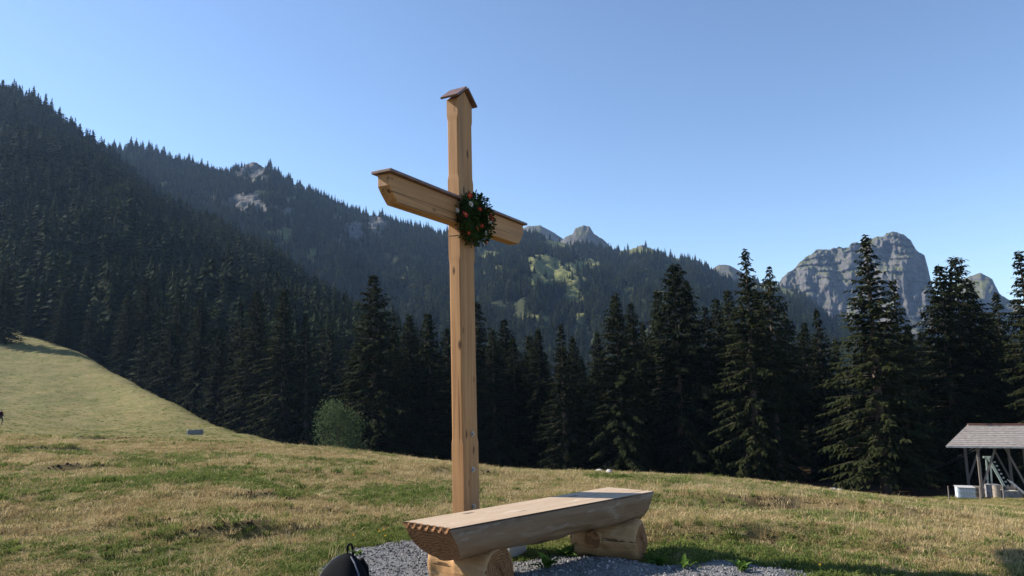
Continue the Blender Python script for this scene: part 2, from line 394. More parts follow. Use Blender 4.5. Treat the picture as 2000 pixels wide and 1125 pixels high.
# ------------------------------------------------------------------ hills and mountains
def interp_crest(crest, azs, dy=0):
    a = np.array([math.atan2(*at_r(p, q, r)[:2]) for p, q, r in crest]); P = np.array([at_r(p, q+dy, r) for p, q, r in crest])
    R = np.hypot(P[:, 0], P[:, 1])
    o = np.argsort(a); return np.interp(azs, a[o], R[o]), np.interp(azs, a[o], P[o, 2])
def massif(name, crest, foot, foot_z, nu, nv, mat, dy=0, amp=20, ridged=12, power=1.0, back=.5, sm=0, seed=1, post=None):
    c0 = min(math.atan2(*at_r(p, q, r)[:2]) for p, q, r in crest); c1 = max(math.atan2(*at_r(p, q, r)[:2]) for p, q, r in crest)
    az = np.linspace(c0, c1, nu); rc, zc = interp_crest(crest, az, dy)
    if sm:
        kk = np.hanning(sm+2)[1:-1]; kk /= kk.sum(); rc = np.convolve(np.pad(rc, sm//2, 'edge'), kk, 'valid')[:nu]; zc = np.convolve(np.pad(zc, sm//2, 'edge'), kk, 'valid')[:nu]
    rf = np.interp(az, [az_of(p) for p, _ in foot], [q for _, q in foot]); zf = foot_z(np.sin(az)*rf, np.cos(az)*rf)
    u = np.concatenate([np.linspace(0, 1, nv), 1+np.linspace(0, back, nv//4)[1:]])
    Aa, Uu = np.meshgrid(az, u, indexing='ij')
    Rr = rf[:, None] + (rc-rf)[:, None]*Uu
    prof = np.where(Uu <= 1, Uu**power, 1-1.1*(Uu-1)-1.2*(Uu-1)**2)
    Zz = zf[:, None] + (zc-zf)[:, None]*prof
    Xx = np.sin(Aa)*Rr; Yy = np.cos(Aa)*Rr
    env = np.sin(np.clip(Uu, 0, 1)*math.pi)**.7 + .0*Uu
    s = Aa*rc.mean()
    n = (fbm(s/160, Rr/420, seed, 4)-.5)*2*amp + (1-np.abs(2*fbm(s/70, Rr/150, seed+5, 4)-1)*2)*ridged
    Zz = Zz + n*env
    V = np.stack([Xx, Yy, Zz], -1)
    if post is not None: V = post(V, Uu, Aa)
    m = mesh_from(name, V.reshape(-1, 3), grid_faces(*Uu.shape), True)
    o = tag(link(name, m, mat), kind='structure')
    return o, V, Uu
def mat_hill():
    k = NT('hillside_ground'); g = k.attr('grass'); r = k.attr('rock'); v = k.pos()
    f = k.noise(v, .05, 6, .65); f2 = k.noise(v, .25, 5, .7)
    c = k.ramp(f2, [(.3, (.018, .024, .010)), (.7, (.05, .055, .024))])
    gc = k.ramp(f, [(.3, (.085, .10, .03)), (.7, (.19, .185, .07))])
    c = k.mix(g, c, gc)
    vs_ = k.pos((.12, .12, .035)); rk = k.noise(vs_, 1, 8, .7, .8)
    rc = k.ramp(rk, [(.32, (.04, .04, .038)), (.5, (.10, .096, .09)), (.68, (.18, .172, .16))])
    c = k.mix(r, c, rc); k.col(c, .95, .1); k.bump(f2, 1, 2.0); return k.m
MAT['hill'] = mat_hill()
def mat_rock():
    k = NT('limestone'); v = k.pos((.018, .018, .05)); f = k.noise(v, 1, 9, .68, 1.2)
    f3 = k.noise(k.pos((.05, .05, .02)), 1, 8, .7, .5)
    c = k.ramp(f, [(.28, (.03, .03, .03)), (.48, (.075, .071, .067)), (.62, (.12, .108, .097)), (.8, (.17, .145, .118))])
    c = k.mix(k.ramp(f3, [(.42, (.7, .7, .7)), (.55, (0, 0, 0))]), c, (.13, .125, .12))
    g = k.n('ShaderNodeNewGeometry'); sp = k.n('ShaderNodeSeparateXYZ'); k.l(g.outputs['Normal'], sp.inputs[0])
    gm = k.math('MULTIPLY', k.ramp(sp.outputs[2], [(.62, (0, 0, 0)), (.82, (1, 1, 1))]), k.ramp(k.noise(k.pos(), .02, 4), [(.35, (0, 0, 0)), (.6, (1, 1, 1))]))
    c = k.mix(gm, c, (.10, .105, .04)); k.col(c, .95, .1); k.bump(f3, 1, 8.0); return k.m
MAT['limestone'] = mat_rock()

LEFT = [(-900, 60, 850), (-500, 80, 820), (-200, 130, 780), (0, 172, 760), (40, 174, 750), (130, 238, 720), (205, 290, 690), (303, 380, 640), (440, 463, 580), (538, 525, 530), (650, 606, 470), (760, 672, 420), (860, 725, 380), (1000, 790, 330)]
hillL, VL, UL = massif('hill', LEFT, [(-900, 300), (-500, 285), (0, 250), (200, 195), (300, 165), (450, 140), (600, 135), (1000, 150)], lambda x, y: base_z(x, y)-3, 420, 110, MAT['hill'], dy=24, amp=14, ridged=7, power=1.12, sm=9, seed=3)
MID = [(-300, 250, 1050), (210, 284, 1080), (270, 280, 1110), (350, 306, 1130), (440, 326, 1150), (456, 322, 1160), (480, 312, 1175), (500, 311, 1180), (525, 318, 1180), (545, 332, 1180), (600, 360, 1200), (700, 402, 1230), (800, 434, 1260), (900, 450, 1280), (1000, 448, 1300), (1040, 446, 1320), (1100, 462, 1350), (1200, 478, 1400), (1235, 474, 1430), (1255, 470, 1430), (1275, 474, 1430), (1300, 488, 1450), (1360, 498, 1480), (1395, 522, 1500), (1440, 545, 1500), (1500, 538, 1550), (1560, 560, 1550), (1620, 612, 1500), (1750, 650, 1400), (2000, 680, 1300), (2500, 690, 1200)]
# rock faces and clearings on the mountain: photo centre, half sizes
ROCKS = [(500, 336, 42, 18), (470, 398, 42, 18), (510, 412, 26, 9), (690, 455, 26, 26), (735, 440, 22, 24), (428, 440, 9, 16), (660, 430, 12, 10), (1255, 476, 22, 9), (1375, 512, 22, 10), (560, 415, 14, 6), (655, 505, 12, 7), (600, 352, 26, 6)]
CLEAR = [(500, 312, 36, 16), (520, 380, 34, 7), (562, 388, 18, 5), (560, 470, 9, 20), (545, 455, 30, 8), (552, 500, 12, 9), (1085, 528, 55, 20), (1060, 545, 40, 16), (1150, 520, 30, 12), (955, 502, 26, 11), (1055, 505, 30, 9), (1080, 478, 34, 8), (1140, 468, 40, 8), (1130, 620, 22, 10), (1045, 622, 24, 6), (870, 455, 18, 8), (1250, 490, 40, 8), (1330, 505, 40, 8), (1385, 560, 12, 5), (1120, 570, 20, 26), (500, 355, 34, 7), (1540, 565, 60, 16), (610, 500, 12, 14), (320, 360, 16, 5), (990, 635, 14, 5), (960, 455, 16, 5)]
def emask(px, py, L, soft=.35):
    m = np.zeros(np.shape(px)); w = (fbm(px/12, py/8, 61, 4)-.5)*1.5
    for a, b, c, d in L: m = np.maximum(m, 1-sst(1-soft, 1+soft, np.hypot((px-a)/c, (py-b)/d)+w))
    return m
def mid_post(V, Uu, Aa):
    px, py = proj(V.reshape(-1, 3)); px = px.reshape(Uu.shape); py = py.reshape(Uu.shape)
    rk = emask(px, py, ROCKS, .45)*(Uu <= 1.02)
    s = Aa*1250
    V[..., 2] += rk*(-3 + 9*fbm(s/22, V[..., 2]/45, 91, 4) + 3*fbm(s/7, V[..., 2]/8, 92, 3))
    dr = rk*((fbm(s/16, V[..., 2]/30, 93, 4)-.75)*34 + (fbm(s/6, V[..., 2]/6, 94, 3)-.5)*7)
    V[..., 0] += np.sin(Aa)*dr; V[..., 1] += np.cos(Aa)*dr
    mid_post.rk = rk; mid_post.cl = emask(px, py, CLEAR)
    return V
hillM, VM, UM = massif('mountain', MID, [(-300, 430), (2500, 430)], lambda x, y: 0*x-30, 760, 230, MAT['hill'], dy=13, amp=26, ridged=16, power=1.1, back=.35, seed=11, post=mid_post)
for o, V, U, rk, cl in ((hillM, VM, UM, mid_post.rk, mid_post.cl), (hillL, VL, UL, 0*UL, 0*UL)):
    noise = fbm(V[..., 0]/60, V[..., 1]/60, 71, 4)
    opn = sst(.56, .72, noise)*.6
    set_attr(o.data, 'rock', rk.ravel()); set_attr(o.data, 'grass', np.clip(cl+opn*(U > .35), 0, 1).ravel())
def rock_post(seed, amp, d):
    def f(V, Uu, Aa):
        s = Aa*2200
        k = np.clip(np.sin(np.clip(Uu, 0, 1)*math.pi), 0, 1)**.4
        V[..., 2] += (amp*(1-np.abs(2*fbm(s/90, V[..., 2]/200, seed, 5)-1)*2) + .35*amp*(1-np.abs(2*fbm(s/22, V[..., 2]/30, seed+3, 4)-1)*2))*k + amp*.5*(fbm(s/12, Uu*6, seed+9, 4)-.5)
        dr = (fbm(s/30, V[..., 2]/60, seed+13, 4)-.5)*d
        st_ = V[..., 2]/24+2.2*fbm(s/130, V[..., 2]/160, seed+21, 3); dr = dr + (st_-np.floor(st_))**2*d*.22*k*sst(.35, .65, fbm(s/60, V[..., 2]/50, seed+31, 3))
        V[..., 0] += np.sin(Aa)*dr; V[..., 1] += np.cos(Aa)*dr
        return V
    return f
PEAK = [(1490, 590, 2150), (1535, 540, 2150), (1560, 524, 2180), (1575, 508, 2200), (1600, 492, 2220), (1650, 487, 2240), (1676, 479, 2250), (1700, 470, 2260), (1730, 463, 2260), (1745, 459, 2260), (1765, 464, 2260), (1780, 476, 2260), (1790, 492, 2255), (1806, 503, 2250), (1814, 530, 2240), (1822, 566, 2230), (1840, 605, 2220), (1870, 650, 2200)]
massif('rock_peak', PEAK, [(1490, 1880), (1870, 1880)], lambda x, y: 0*x-20, 300, 170, MAT['limestone'], amp=10, ridged=8, power=.8, back=.4, seed=21, post=rock_post(5, 34, 95))
PEAK2 = [(1790, 640, 2500), (1850, 572, 2500), (1885, 543, 2500), (1915, 533, 2500), (1938, 545, 2500), (1952, 574, 2480), (1975, 592, 2480), (2050, 615, 2450), (2200, 640, 2400)]
massif('rock_peak', PEAK2, [(1790, 2150), (2200, 2150)], lambda x, y: 0*x-20, 200, 90, MAT['limestone'], amp=8, ridged=8, power=.85, back=.4, seed=31, post=rock_post(25, 18, 40))
BUTTE = [(1085, 482, 1800), (1105, 462, 1800), (1118, 458, 1800), (1124, 446, 1800), (1140, 441, 1800), (1152, 443, 1800), (1160, 456, 1800), (1178, 468, 1790), (1200, 490, 1780)]
massif('rock_butte', BUTTE, [(1085, 1650), (1200, 1650)], lambda x, y: 0*x+170, 90, 50, MAT['limestone'], amp=3, ridged=3, power=.8, back=.4, seed=41, post=rock_post(35, 8, 10))
FARR = [(960, 470, 2100), (1030, 442, 2100), (1055, 440, 2100), (1075, 450, 2100), (1095, 463, 2100), (1140, 500, 2050)]
massif('far_ridge', FARR, [(960, 1800), (1140, 1800)], lambda x, y: 0*x+150, 90, 40, MAT['limestone'], amp=4, ridged=4, power=.9, back=.4, seed=45, post=rock_post(55, 8, 10))
NOTCH = [(1370, 560, 2000), (1392, 524, 2000), (1405, 518, 2000), (1425, 518, 2000), (1445, 530, 2000), (1480, 552, 1980)]
massif('far_crag', NOTCH, [(1370, 1800), (1480, 1800)], lambda x, y: 0*x+120, 80, 50, MAT['limestone'], amp=3, ridged=3, power=.8, back=.4, seed=47, post=rock_post(65, 8, 10))

# ------------------------------------------------------------------ spruces
def mat_leaf(name, dark, light, trans=.3, rough=.6):
    k = NT(name); r = k.rnd(); f = k.noise(k.coord('Object'), .9, 3)
    c = k.ramp(k.math('ADD', k.math('MULTIPLY', r, .4), k.math('MULTIPLY', f, .6)), [(.25, dark), (.75, light)])
    k.col(c, .9, .04)
    t = k.n('ShaderNodeBsdfTranslucent'); k.l(c, t.inputs[0]); mx = k.n('ShaderNodeMixShader'); mx.inputs[0].default_value = trans
    k.l(k.p.outputs[0], mx.inputs[1]); k.l(t.outputs[0], mx.inputs[2]); k.l(mx.outputs[0], k.out.inputs[0]); return k.m
MAT['needle'] = mat_leaf('spruce_needles', (.008, .012, .005), (.027, .032, .012), .2)
MAT['needle_far'] = mat_leaf('far_needles', (.008, .013, .006), (.034, .042, .016), .2)
MAT['bark'] = simple('bark', (.11, .085, .07), .95, .1, var=.45, scale=6, bump=.6)
def spruce(seed, H, R, cb, step=.34, nb=6, tw=.2, w=.15, droop=.5, limbs=True, bare=.0, shape=.8):
    """trunk mesh (with limbs) and crown mesh of a spruce of height H, crown radius R, crown base cb"""
    g = random.Random(seed); tv = MB(); CV = []; CF = []
    lean = (g.uniform(-.25, .25), g.uniform(-.25, .25)); r0 = H*.011+.05
    tp = [(lean[0]*t*t, lean[1]*t*t, -1.5+t*(H+1.3)) for t in np.linspace(0, 1, 9)]
    tv.tube(tp, [r0*(1-t)**.8+.015 for t in np.linspace(0, 1, 9)], 7)
    def axis(z):
        t = (z+1.5)/(H+1.3); return Vector((lean[0]*t*t, lean[1]*t*t, z))
    side = [g.uniform(.72, 1.18) for _ in range(7)]
    z = cb
    while z < H-.15:
        t = (z-cb)/(H-cb); env = R*(1-t)**shape*(.75+.25*min(1, t*6))
        n = max(3, round(nb*(1-.35*t))); a0 = g.uniform(0, 6.28)
        for b in range(n):
            if g.random() < bare*(1-t): continue
            a = a0+b*6.283/n+g.uniform(-.3, .3); sec = side[int(a/6.283*7) % 7]
            L = max(.18, env*sec*g.uniform(.62, 1.15)); zz = z+g.uniform(-1.4, 1.4)*step*(1-.5*t)
            up = .55*t - .12*(1-t) + g.uniform(-.22, .2); dr = droop*(1-.75*t)*g.uniform(.7, 1.3)
            ca, sa = math.cos(a), math.sin(a); o = axis(zz)
            def P(s): return o + Vector((ca*L*s, sa*L*s, L*(up*s - dr*s*s + .22*dr*s**4)))
            if limbs and L > .5: tv.tube([P(0), P(.5), P(.85)], [.012+.012*L, .009+.006*L, .006], 3, False)
            for i in range(max(2, int(L/.22))):      # denser inner foliage hanging from the limb
                s = g.uniform(.12, .85); p = P(s); ang = a+g.uniform(-1.3, 1.3); l = g.uniform(.3, .7)*(.45+.12*L); dx, dy = math.cos(ang), math.sin(ang)
                q = p + Vector((dx*l*.8, dy*l*.8, -l*g.uniform(.3, .9))); ww = w*.75; k = len(CV)
                CV.extend(((p.x+dy*ww*.3, p.y-dx*ww*.3, p.z), (p.x-dy*ww*.3, p.y+dx*ww*.3, p.z), (q.x-dy*ww, q.y+dx*ww, q.z), (q.x+dy*ww*.4, q.y-dx*ww*.4, q.z-l*.5))); CF.append((k, k+1, k+2, k+3))
            m = max(2, int(L/tw)); s0 = .12 if t > .5 else .25
            for i in range(m+1):
                s = s0+(1-s0)*(i+g.random()*.5)/m
                if s > 1.02: continue
                p = P(min(s, 1))
                for sd_ in ((-1, 1) if i < m else (0,)):
                    ang = a + sd_*g.uniform(.55, 1.25); l = (.20+.30*L*.33*(1.1-s))*g.uniform(.7, 1.5) if sd_ else g.uniform(.2, .4)
                    l = min(l, .95)
                    dx, dy = math.cos(ang), math.sin(ang); hang = g.uniform(.2, .8) + .8*(1-t)*g.random()
                    q = p + Vector((dx*l*.55, dy*l*.55, -hang*l*.35)); e = p + Vector((dx*l, dy*l, -hang*l*1.15))
                    ww = w*g.uniform(.6, 1.25); tl = g.uniform(-.5, .5)
                    wx, wy, wz = -dy*ww*.5, dx*ww*.5, tl*ww
                    k = len(CV)
                    CV.extend(((p.x-wx*.5, p.y-wy*.5, p.z-wz*.5), (p.x+wx*.5, p.y+wy*.5, p.z+wz*.5), (q.x+wx, q.y+wy, q.z+wz), (q.x-wx, q.y-wy, q.z-wz), (e.x, e.y, e.z)))
                    CF.append((k, k+1, k+2, k+3)); CF.append((k+3, k+2, k+4))
                    if g.random() < .5*(1-t):      # hanging twig
                        hl = l*g.uniform(.5, 1.1); k = len(CV)
                        CV.extend(((q.x-wx*.7, q.y-wy*.7, q.z), (q.x+wx*.7, q.y+wy*.7, q.z), (q.x+dx*.06, q.y+dy*.06, q.z-hl)))
                        CF.append((k, k+1, k+2))
        z += step*(1.15-.45*t)*g.uniform(.8, 1.2)
    # leader
    k = len(CV)
    for j in range(7):
        a = g.uniform(0, 6.28); zz = H-.9+j*.14; o = axis(zz); l = .35*(1-j/9)
        CV.extend(((o.x, o.y, o.z), (o.x+math.cos(a)*l-.05*math.sin(a), o.y+math.sin(a)*l+.05*math.cos(a), o.z+.12), (o.x+math.cos(a)*l*.8+.05*math.sin(a), o.y+math.sin(a)*l*.8-.05*math.cos(a), o.z-.03))); CF.append((k, k+1, k+2)); k += 3
    tm = mesh_from('spruce_trunk', tv.v, tv.f, True); tm.materials.append(MAT['bark'])
    cm = mesh_from('spruce_crown', CV, CF); cm.materials.append(MAT['needle'])
    return tm, cm, H
def far_spruce(seed, H=18, R=3.2, layers=13, nb=9):
    g = random.Random(seed); V = []; Fc = []
    for i in range(layers):
        t = i/(layers-1); z = H*(.08+.86*t); L0 = R*(1-t)**.85+.25; a0 = g.uniform(0, 6)
        for b in range(nb if t < .7 else nb-3):
            a = a0+6.283*b/nb+g.uniform(-.3, .3); L = L0*g.uniform(.6, 1.2); ca, sa = math.cos(a), math.sin(a); w = L*.36+.12; dz = L*g.uniform(.25, .6)*(1-.6*t); k = len(V)
            V.extend(((0, 0, z+H*.06), (ca*L*.6-sa*w, sa*L*.6+ca*w, z-dz*.5), (ca*L, sa*L, z-dz), (ca*L*.6+sa*w, sa*L*.6-ca*w, z-dz*.5-.2)))
            Fc.append((k, k+1, k+2)); Fc.append((k, k+2, k+3))
    k = len(V); V.extend(((.3, 0, H*.88), (-.15, .26, H*.88), (-.15, -.26, H*.88), (0, 0, H))); Fc += [(k, k+1, k+3), (k+1, k+2, k+3), (k+2, k, k+3)]
    k = len(V); V.extend(((.3, 0, -1.5), (-.15, .26, -1.5), (-.15, -.26, -1.5), (0, 0, H*.9))); Fc += [(k, k+1, k+3), (k+1, k+2, k+3), (k+2, k, k+3)]
    m = mesh_from('far_spruce', V, Fc); m.materials.append(MAT['needle_far']); return m
NEAR = [spruce(11, 23, 4.0, 1.0, nb=7, w=.14, shape=.7), spruce(12, 24, 4.4, .6, nb=7, w=.14, droop=.62, shape=.75), spruce(13, 21, 3.4, .8, nb=6, w=.14, droop=.42), spruce(14, 25, 3.9, 1.6, nb=6, bare=.12, w=.15), spruce(15, 23, 3.4, 9.0, nb=6, w=.13, bare=.2), spruce(16, 18, 3.8, .4, nb=7, w=.15, droop=.35), spruce(17, 22, 4.2, 1.0, nb=7, w=.14, droop=.7, shape=.55)]
MIDT = [spruce(31, 21, 3.9, .8, step=.6, nb=6, tw=.5, w=.42, limbs=False, shape=.75), spruce(32, 19, 4.1, .6, step=.62, nb=6, tw=.5, w=.45, limbs=False, droop=.6, shape=.7), spruce(33, 22, 3.5, 1, step=.6, nb=6, tw=.5, w=.42, limbs=False)]
N_TREE = [0]
def place_tree(kind, x, y, h, label, group, z=None, wide=1.0, name='spruce_tree', rz=None):
    tm, cm, H = kind; s = h/H; N_TREE[0] += 1
    r = empty(name, (x, y, (gz(x, y) if z is None else z)), random.uniform(0, 6.28) if rz is None else rz)
    wide *= 1.32; r.scale = (s*wide, s*wide, s); tag(r, label, 'tree', group)
    link('trunk', tm, None, r); link('crown', cm, None, r)
    return r
random.seed(5)
G_EDGE = 'spruces along the forest edge'; L_EDGE = 'dark green spruce in the forest edge below the meadow'
FRONT = [  # photo top, range, kind, crown width factor, own label
 (15, 512, 215, 0, 1.1, None), (60, 560, 232, 1, 1, None), (130, 560, 218, 1, 1.2, None), (178, 590, 205, 2, 1.1, None), (250, 572, 188, 0, 1, None), (285, 538, 190, 1, 1, None), (318, 600, 178, 2, 1, None),
 (350, 562, 166, 3, 1.1, None), (392, 580, 152, 1, 1, None), (430, 640, 132, 5, 1, None), (470, 590, 128, 2, 1, None), (503, 566, 120, 0, 1.05, None), (556, 560, 108, 1, 1.0, None),
 (600, 612, 106, 3, 1, None), (645, 650, 112, 2, 1, None), (690, 690, 88, 5, 1, None),
 (730, 535, 82, 0, 1.2, 'tall pointed spruce rising behind the round grey-green shrub'),
 (772, 632, 88, 2, 1.1, None), (800, 612, 84, 1, 1, None), (838, 612, 86, 5, 1.1, None), (872, 640, 90, 3, 1, None), (905, 602, 87, 1, 1.1, None), (930, 588, 90, 2, 1.25, None), (985, 622, 88, 0, 1.1, None), (1050, 640, 82, 1, 1.0, None), (1118, 655, 78, 1, 1.0, None), (1282, 565, 78, 1, 1.0, None), (1420, 565, 76, 0, 1.0, None), (962, 640, 78, 1, 1.05, None), (1002, 660, 84, 5, 1, None), (1036, 656, 86, 5, 1.2, None),
 (1066, 690, 88, 2, 1, None), (1096, 632, 72, 2, .95, 'slim lone spruce with a clear tip between two wider clumps'), (1136, 700, 80, 5, 1, None), (1166, 645, 84, 1, 1, None),
 (1200, 572, 72, 1, 1.15, None), (1232, 590, 77, 0, 1, None), (1258, 630, 86, 3, 1, None),
 (1312, 514, 64, 6, 1.05, 'broad shaggy spruce with hanging curtains of foliage down to the meadow'), (1345, 548, 69, 3, 1, None), (1378, 596, 76, 2, 1, None), (1398, 582, 80, 0, 1, None),
 (1452, 486, 61, 3, 1.05, 'tall spruce with a spiky open top beside bare trunks'), (1425, 640, 70, 1, 1, None), (1478, 565, 72, 1, 1, None), (1494, 522, 63, 4, .9, 'thin spruce with a long bare trunk beside a spiky taller spruce'), (1532, 610, 76, 4, 1, None), (1568, 650, 80, 4, 1, None), (1597, 602, 74, 2, .9, None), (1630, 660, 80, 1, 1, None),
 (1686, 459, 58, 3, 1.25, 'tallest spruce with sparse drooping branches in front of the rock peak'), (1742, 545, 66, 2, 1, None), (1772, 640, 76, 1, 1, None), (1832, 516, 64, 0, 1.1, None), (1864, 500, 66, 6, .95, None), (1893, 548, 70, 1, 1, None), (1925, 610, 74, 5, 1.2, None), (1948, 570, 76, 2, 1, None),
 (1996, 488, 62, 3, 1.15, 'open-branched spruce behind the roofed wooden shelter'), (2070, 480, 64, 0, 1.1, None), (2140, 520, 66, 1, 1, None)]
taken = []
for px, py, r, kd, wd, lab in FRONT:
    r = r*(1+.15*float(sst(1250, 1300, px))+.10*float(sst(1760, 1860, px)))
    p = at_r(px, py, r); b = gz(p[0], p[1]); h = p[2]-b
    look = ('full conical', 'wide drooping', 'slender', 'ragged open-topped', 'bare-trunked', 'short bushy', 'shaggy columnar')[kd]
    where = [w_ for lim, w_ in ((450, 'along the foot of the sloping side meadow'), (700, 'between the side meadow and the round leafy shrub'), (880, 'beside the tall pointed spruce behind the shrub'), (1150, 'in the low gap of the forest edge behind the cross'), (1420, 'in the clump round the broad shaggy spruce'), (1760, 'between the broad shaggy spruce and the tallest spruce'), (9999, 'behind the roofed timber shelter')) if px < lim][0]
    place_tree(NEAR[kd], p[0], p[1], h, lab or look+' spruce '+where, None if lab else look+' spruces '+where, b, wd); taken.append((p[0], p[1]))
# second rows behind them
tries = 0; nfill = 0
while nfill < 135 and tries < 8000:
    tries += 1; px = random.uniform(250, 2120); q = (px-250)/1870
    r = random.uniform(max(70, 170-130*q), max(105, 230-120*q))
    if px < 480 and r < 165: continue
    if px > 1250 and r < 90: continue
    if px > 1800 and r < 96: continue
    p = at_r(px, 700, r); h = random.uniform(14, 21)
    if any((p[0]-a)**2+(p[1]-b)**2 < 9 for a, b in taken): continue
    if 600 < px < 700 and r < 90: continue
    taken.append((p[0], p[1])); nfill += 1
    place_tree(NEAR[random.choice((0, 1, 2, 5, 5, 3))], p[0], p[1], h, 'shorter dark spruce standing in shade deeper inside the forest edge', 'spruces deeper in the forest edge')

# forest on hill and mountain: the largest ones as single trees, the rest as one forest
def scatter(V, U, n, seed, u0, u1):
    g = np.random.default_rng(seed); nu, nv = U.shape; iv = np.nonzero((U[0] >= u0) & (U[0] <= u1))[0]
    a = g.random(n)*(nu-1.001); b = iv[0]+g.random(n)*(iv[-1]-iv[0]-1.001)
    i = a.astype(int); j = b.astype(int); fa = (a-i)[:, None]; fb = (b-j)[:, None]
    P = (V[i, j]*(1-fa)+V[i+1, j]*fa)*(1-fb) + (V[i, j+1]*(1-fa)+V[i+1, j+1]*fa)*fb
    R = np.hypot(P[:, 0], P[:, 1]); keep = g.random(n) < (R/R.max())      # even by area
    return P[keep], g
PL, gL = scatter(VL, UL, 17000, 4, 0, 1.06)
pxl, pyl = proj(PL); ok = (pxl > -260) & (pxl < 2100); PL = PL[ok]; pxl = pxl[ok]
gzl = ground_z(PL[:, 0], PL[:, 1]); PL = PL[PL[:, 2] > gzl-2.5]
R = np.hypot(PL[:, 0], PL[:, 1])
dense = fbm(PL[:, 0]/40, PL[:, 1]/40, 19, 3); keep = gL.random(len(PL)) < sst(.18, .42, dense)+.25; PL = PL[keep]; R = R[keep]
# on the near side keep the open meadow free of trees
pxl, pyl = proj(PL); az = np.arctan2(PL[:, 0], PL[:, 1])
order = np.argsort(R); PL = PL[order]; R = R[order]; pxl = pxl[order]
NSING = 300-N_TREE[0]-2
inview = np.nonzero((pxl > -20) & (pxl < 2020))[0][:NSING]; single = np.zeros(len(PL), bool); single[inview] = True
hs = gL.uniform(14, 24, len(PL)); 
for i in inview:
    x, y, z = PL[i]; place_tree(MIDT[i % 3], x, y, float(hs[i]), 'dark spruce on the lower wooded hill above the sloping meadow', 'spruces on the lower wooded hill', max(float(z), gz(x, y))-.5, random.uniform(.9, 1.25))
PM, gM = scatter(VM, UM, 62000, 8, .02, 1.03)
pxm, pym = proj(PM)
rk = emask(pxm, pym, ROCKS, .25); cl = emask(pxm, pym, CLEAR); op = sst(.56, .72, fbm(PM[:, 0]/60, PM[:, 1]/60, 71, 4))*.75
hu = sst(900, 1400, np.hypot(PM[:, 0], PM[:, 1]))*sst(900, 1100, pxm)*.45
keep = (pxm > -100) & (pxm < 2100) & (gM.random(len(PM)) < (1-.97*rk)*(1-.95*cl)*(1-op)*(1-hu)); PM = PM[keep]
hm = gM.uniform(9, 21, len(PM))*np.where(gM.random(len(PM)) < .25, .6, 1)
FP = np.concatenate([PL[~single], PM]); FH = np.concatenate([hs[~single], hm]); FP[:, 2] -= .6

def far_broadleaf(seed, H=11, R=3.4):
    g = random.Random(seed); V = []; Fc = []
    for i in range(190):
        u = Vector((g.gauss(0, 1), g.gauss(0, 1), g.gauss(0, 1))).normalized(); q = Vector((u.x*R, u.y*R, H*.58+u.z*H*.42))*1.0; q = Vector((q.x*g.uniform(.6, 1.1), q.y*g.uniform(.6, 1.1), q.z))
        d = (u+Vector((g.uniform(-1, 1), g.uniform(-1, 1), g.uniform(-1, 1)))).normalized(); n_ = d.cross(Vector((g.uniform(-1, 1), g.uniform(-1, 1), 1))).normalized(); l = g.uniform(.7, 1.6); k = len(V)
        V += [tuple(q-d*l*.5), tuple(q+n_*l*.4), tuple(q+d*l*.5), tuple(q-n_*l*.4)]; Fc.append((k, k+1, k+2, k+3))
    m = mesh_from('far_broadleaf', V, Fc); m.materials.append(MAT['far_leaf']); return m
MAT['far_leaf'] = mat_leaf('far_leaves', (.03, .042, .014), (.07, .085, .028), .25)
def gn_scatter(name, P, scl, rot, idx, meshes, mats=None):
    """one object whose points carry instances of small meshes"""
    m = bpy.data.meshes.new(name); m.vertices.add(len(P)); m.vertices.foreach_set('co', np.asarray(P, np.float32).ravel())
    for nm, val in (('scl', scl), ('rot', rot)):
        a = m.attributes.new(nm, 'FLOAT_VECTOR', 'POINT'); a.data.foreach_set('vector', np.asarray(val, np.float32).ravel())
    a = m.attributes.new('idx', 'INT', 'POINT'); a.data.foreach_set('value', np.asarray(idx, np.int32))
    o = link(name, m); ng = bpy.data.node_groups.new(name+'_nodes', 'GeometryNodeTree')
    ng.interface.new_socket('Geometry', in_out='INPUT', socket_type='NodeSocketGeometry'); ng.interface.new_socket('Geometry', in_out='OUTPUT', socket_type='NodeSocketGeometry')
    N = ng.nodes; gi = N.new('NodeGroupInput'); go = N.new('NodeGroupOutput'); J = N.new('GeometryNodeJoinGeometry')
    def na(nm, ty):
        k = N.new('GeometryNodeInputNamedAttribute'); k.data_type = ty; k.inputs['Name'].default_value = nm
        return [s for s in k.outputs if s.enabled][0]
    s_, r_, i_ = na('scl', 'FLOAT_VECTOR'), na('rot', 'FLOAT_VECTOR'), na('idx', 'INT')
    for k, me in enumerate(meshes):
        src = bpy.data.objects.new(name+'_source', me)
        oi = N.new('GeometryNodeObjectInfo'); oi.inputs['Object'].default_value = src; oi.inputs['As Instance'].default_value = True
        cmp_ = N.new('FunctionNodeCompare'); cmp_.data_type = 'INT'; cmp_.operation = 'EQUAL'
        ci = [s for s in cmp_.inputs if s.enabled]; ng.links.new(i_, ci[0]); ci[1].default_value = k
        ip = N.new('GeometryNodeInstanceOnPoints')
        ng.links.new(gi.outputs[0], ip.inputs['Points']); ng.links.new(cmp_.outputs[0], ip.inputs['Selection']); ng.links.new(oi.outputs['Geometry'], ip.inputs['Instance'])
        ng.links.new(r_, ip.inputs['Rotation']); ng.links.new(s_, ip.inputs['Scale']); ng.links.new(ip.outputs[0], J.inputs[0])
    ng.links.new(J.outputs[0], go.inputs[0])
    md = o.modifiers.new('scatter', 'NODES'); md.node_group = ng
    return o
gF = np.random.default_rng(3); n = len(FP)
FARM = [far_spruce(51), far_spruce(52, R=2.7), far_spruce(53, R=3.6, layers=11), far_spruce(54, R=3.0, nb=8), far_broadleaf(55), far_broadleaf(56, 9, 3.0)]
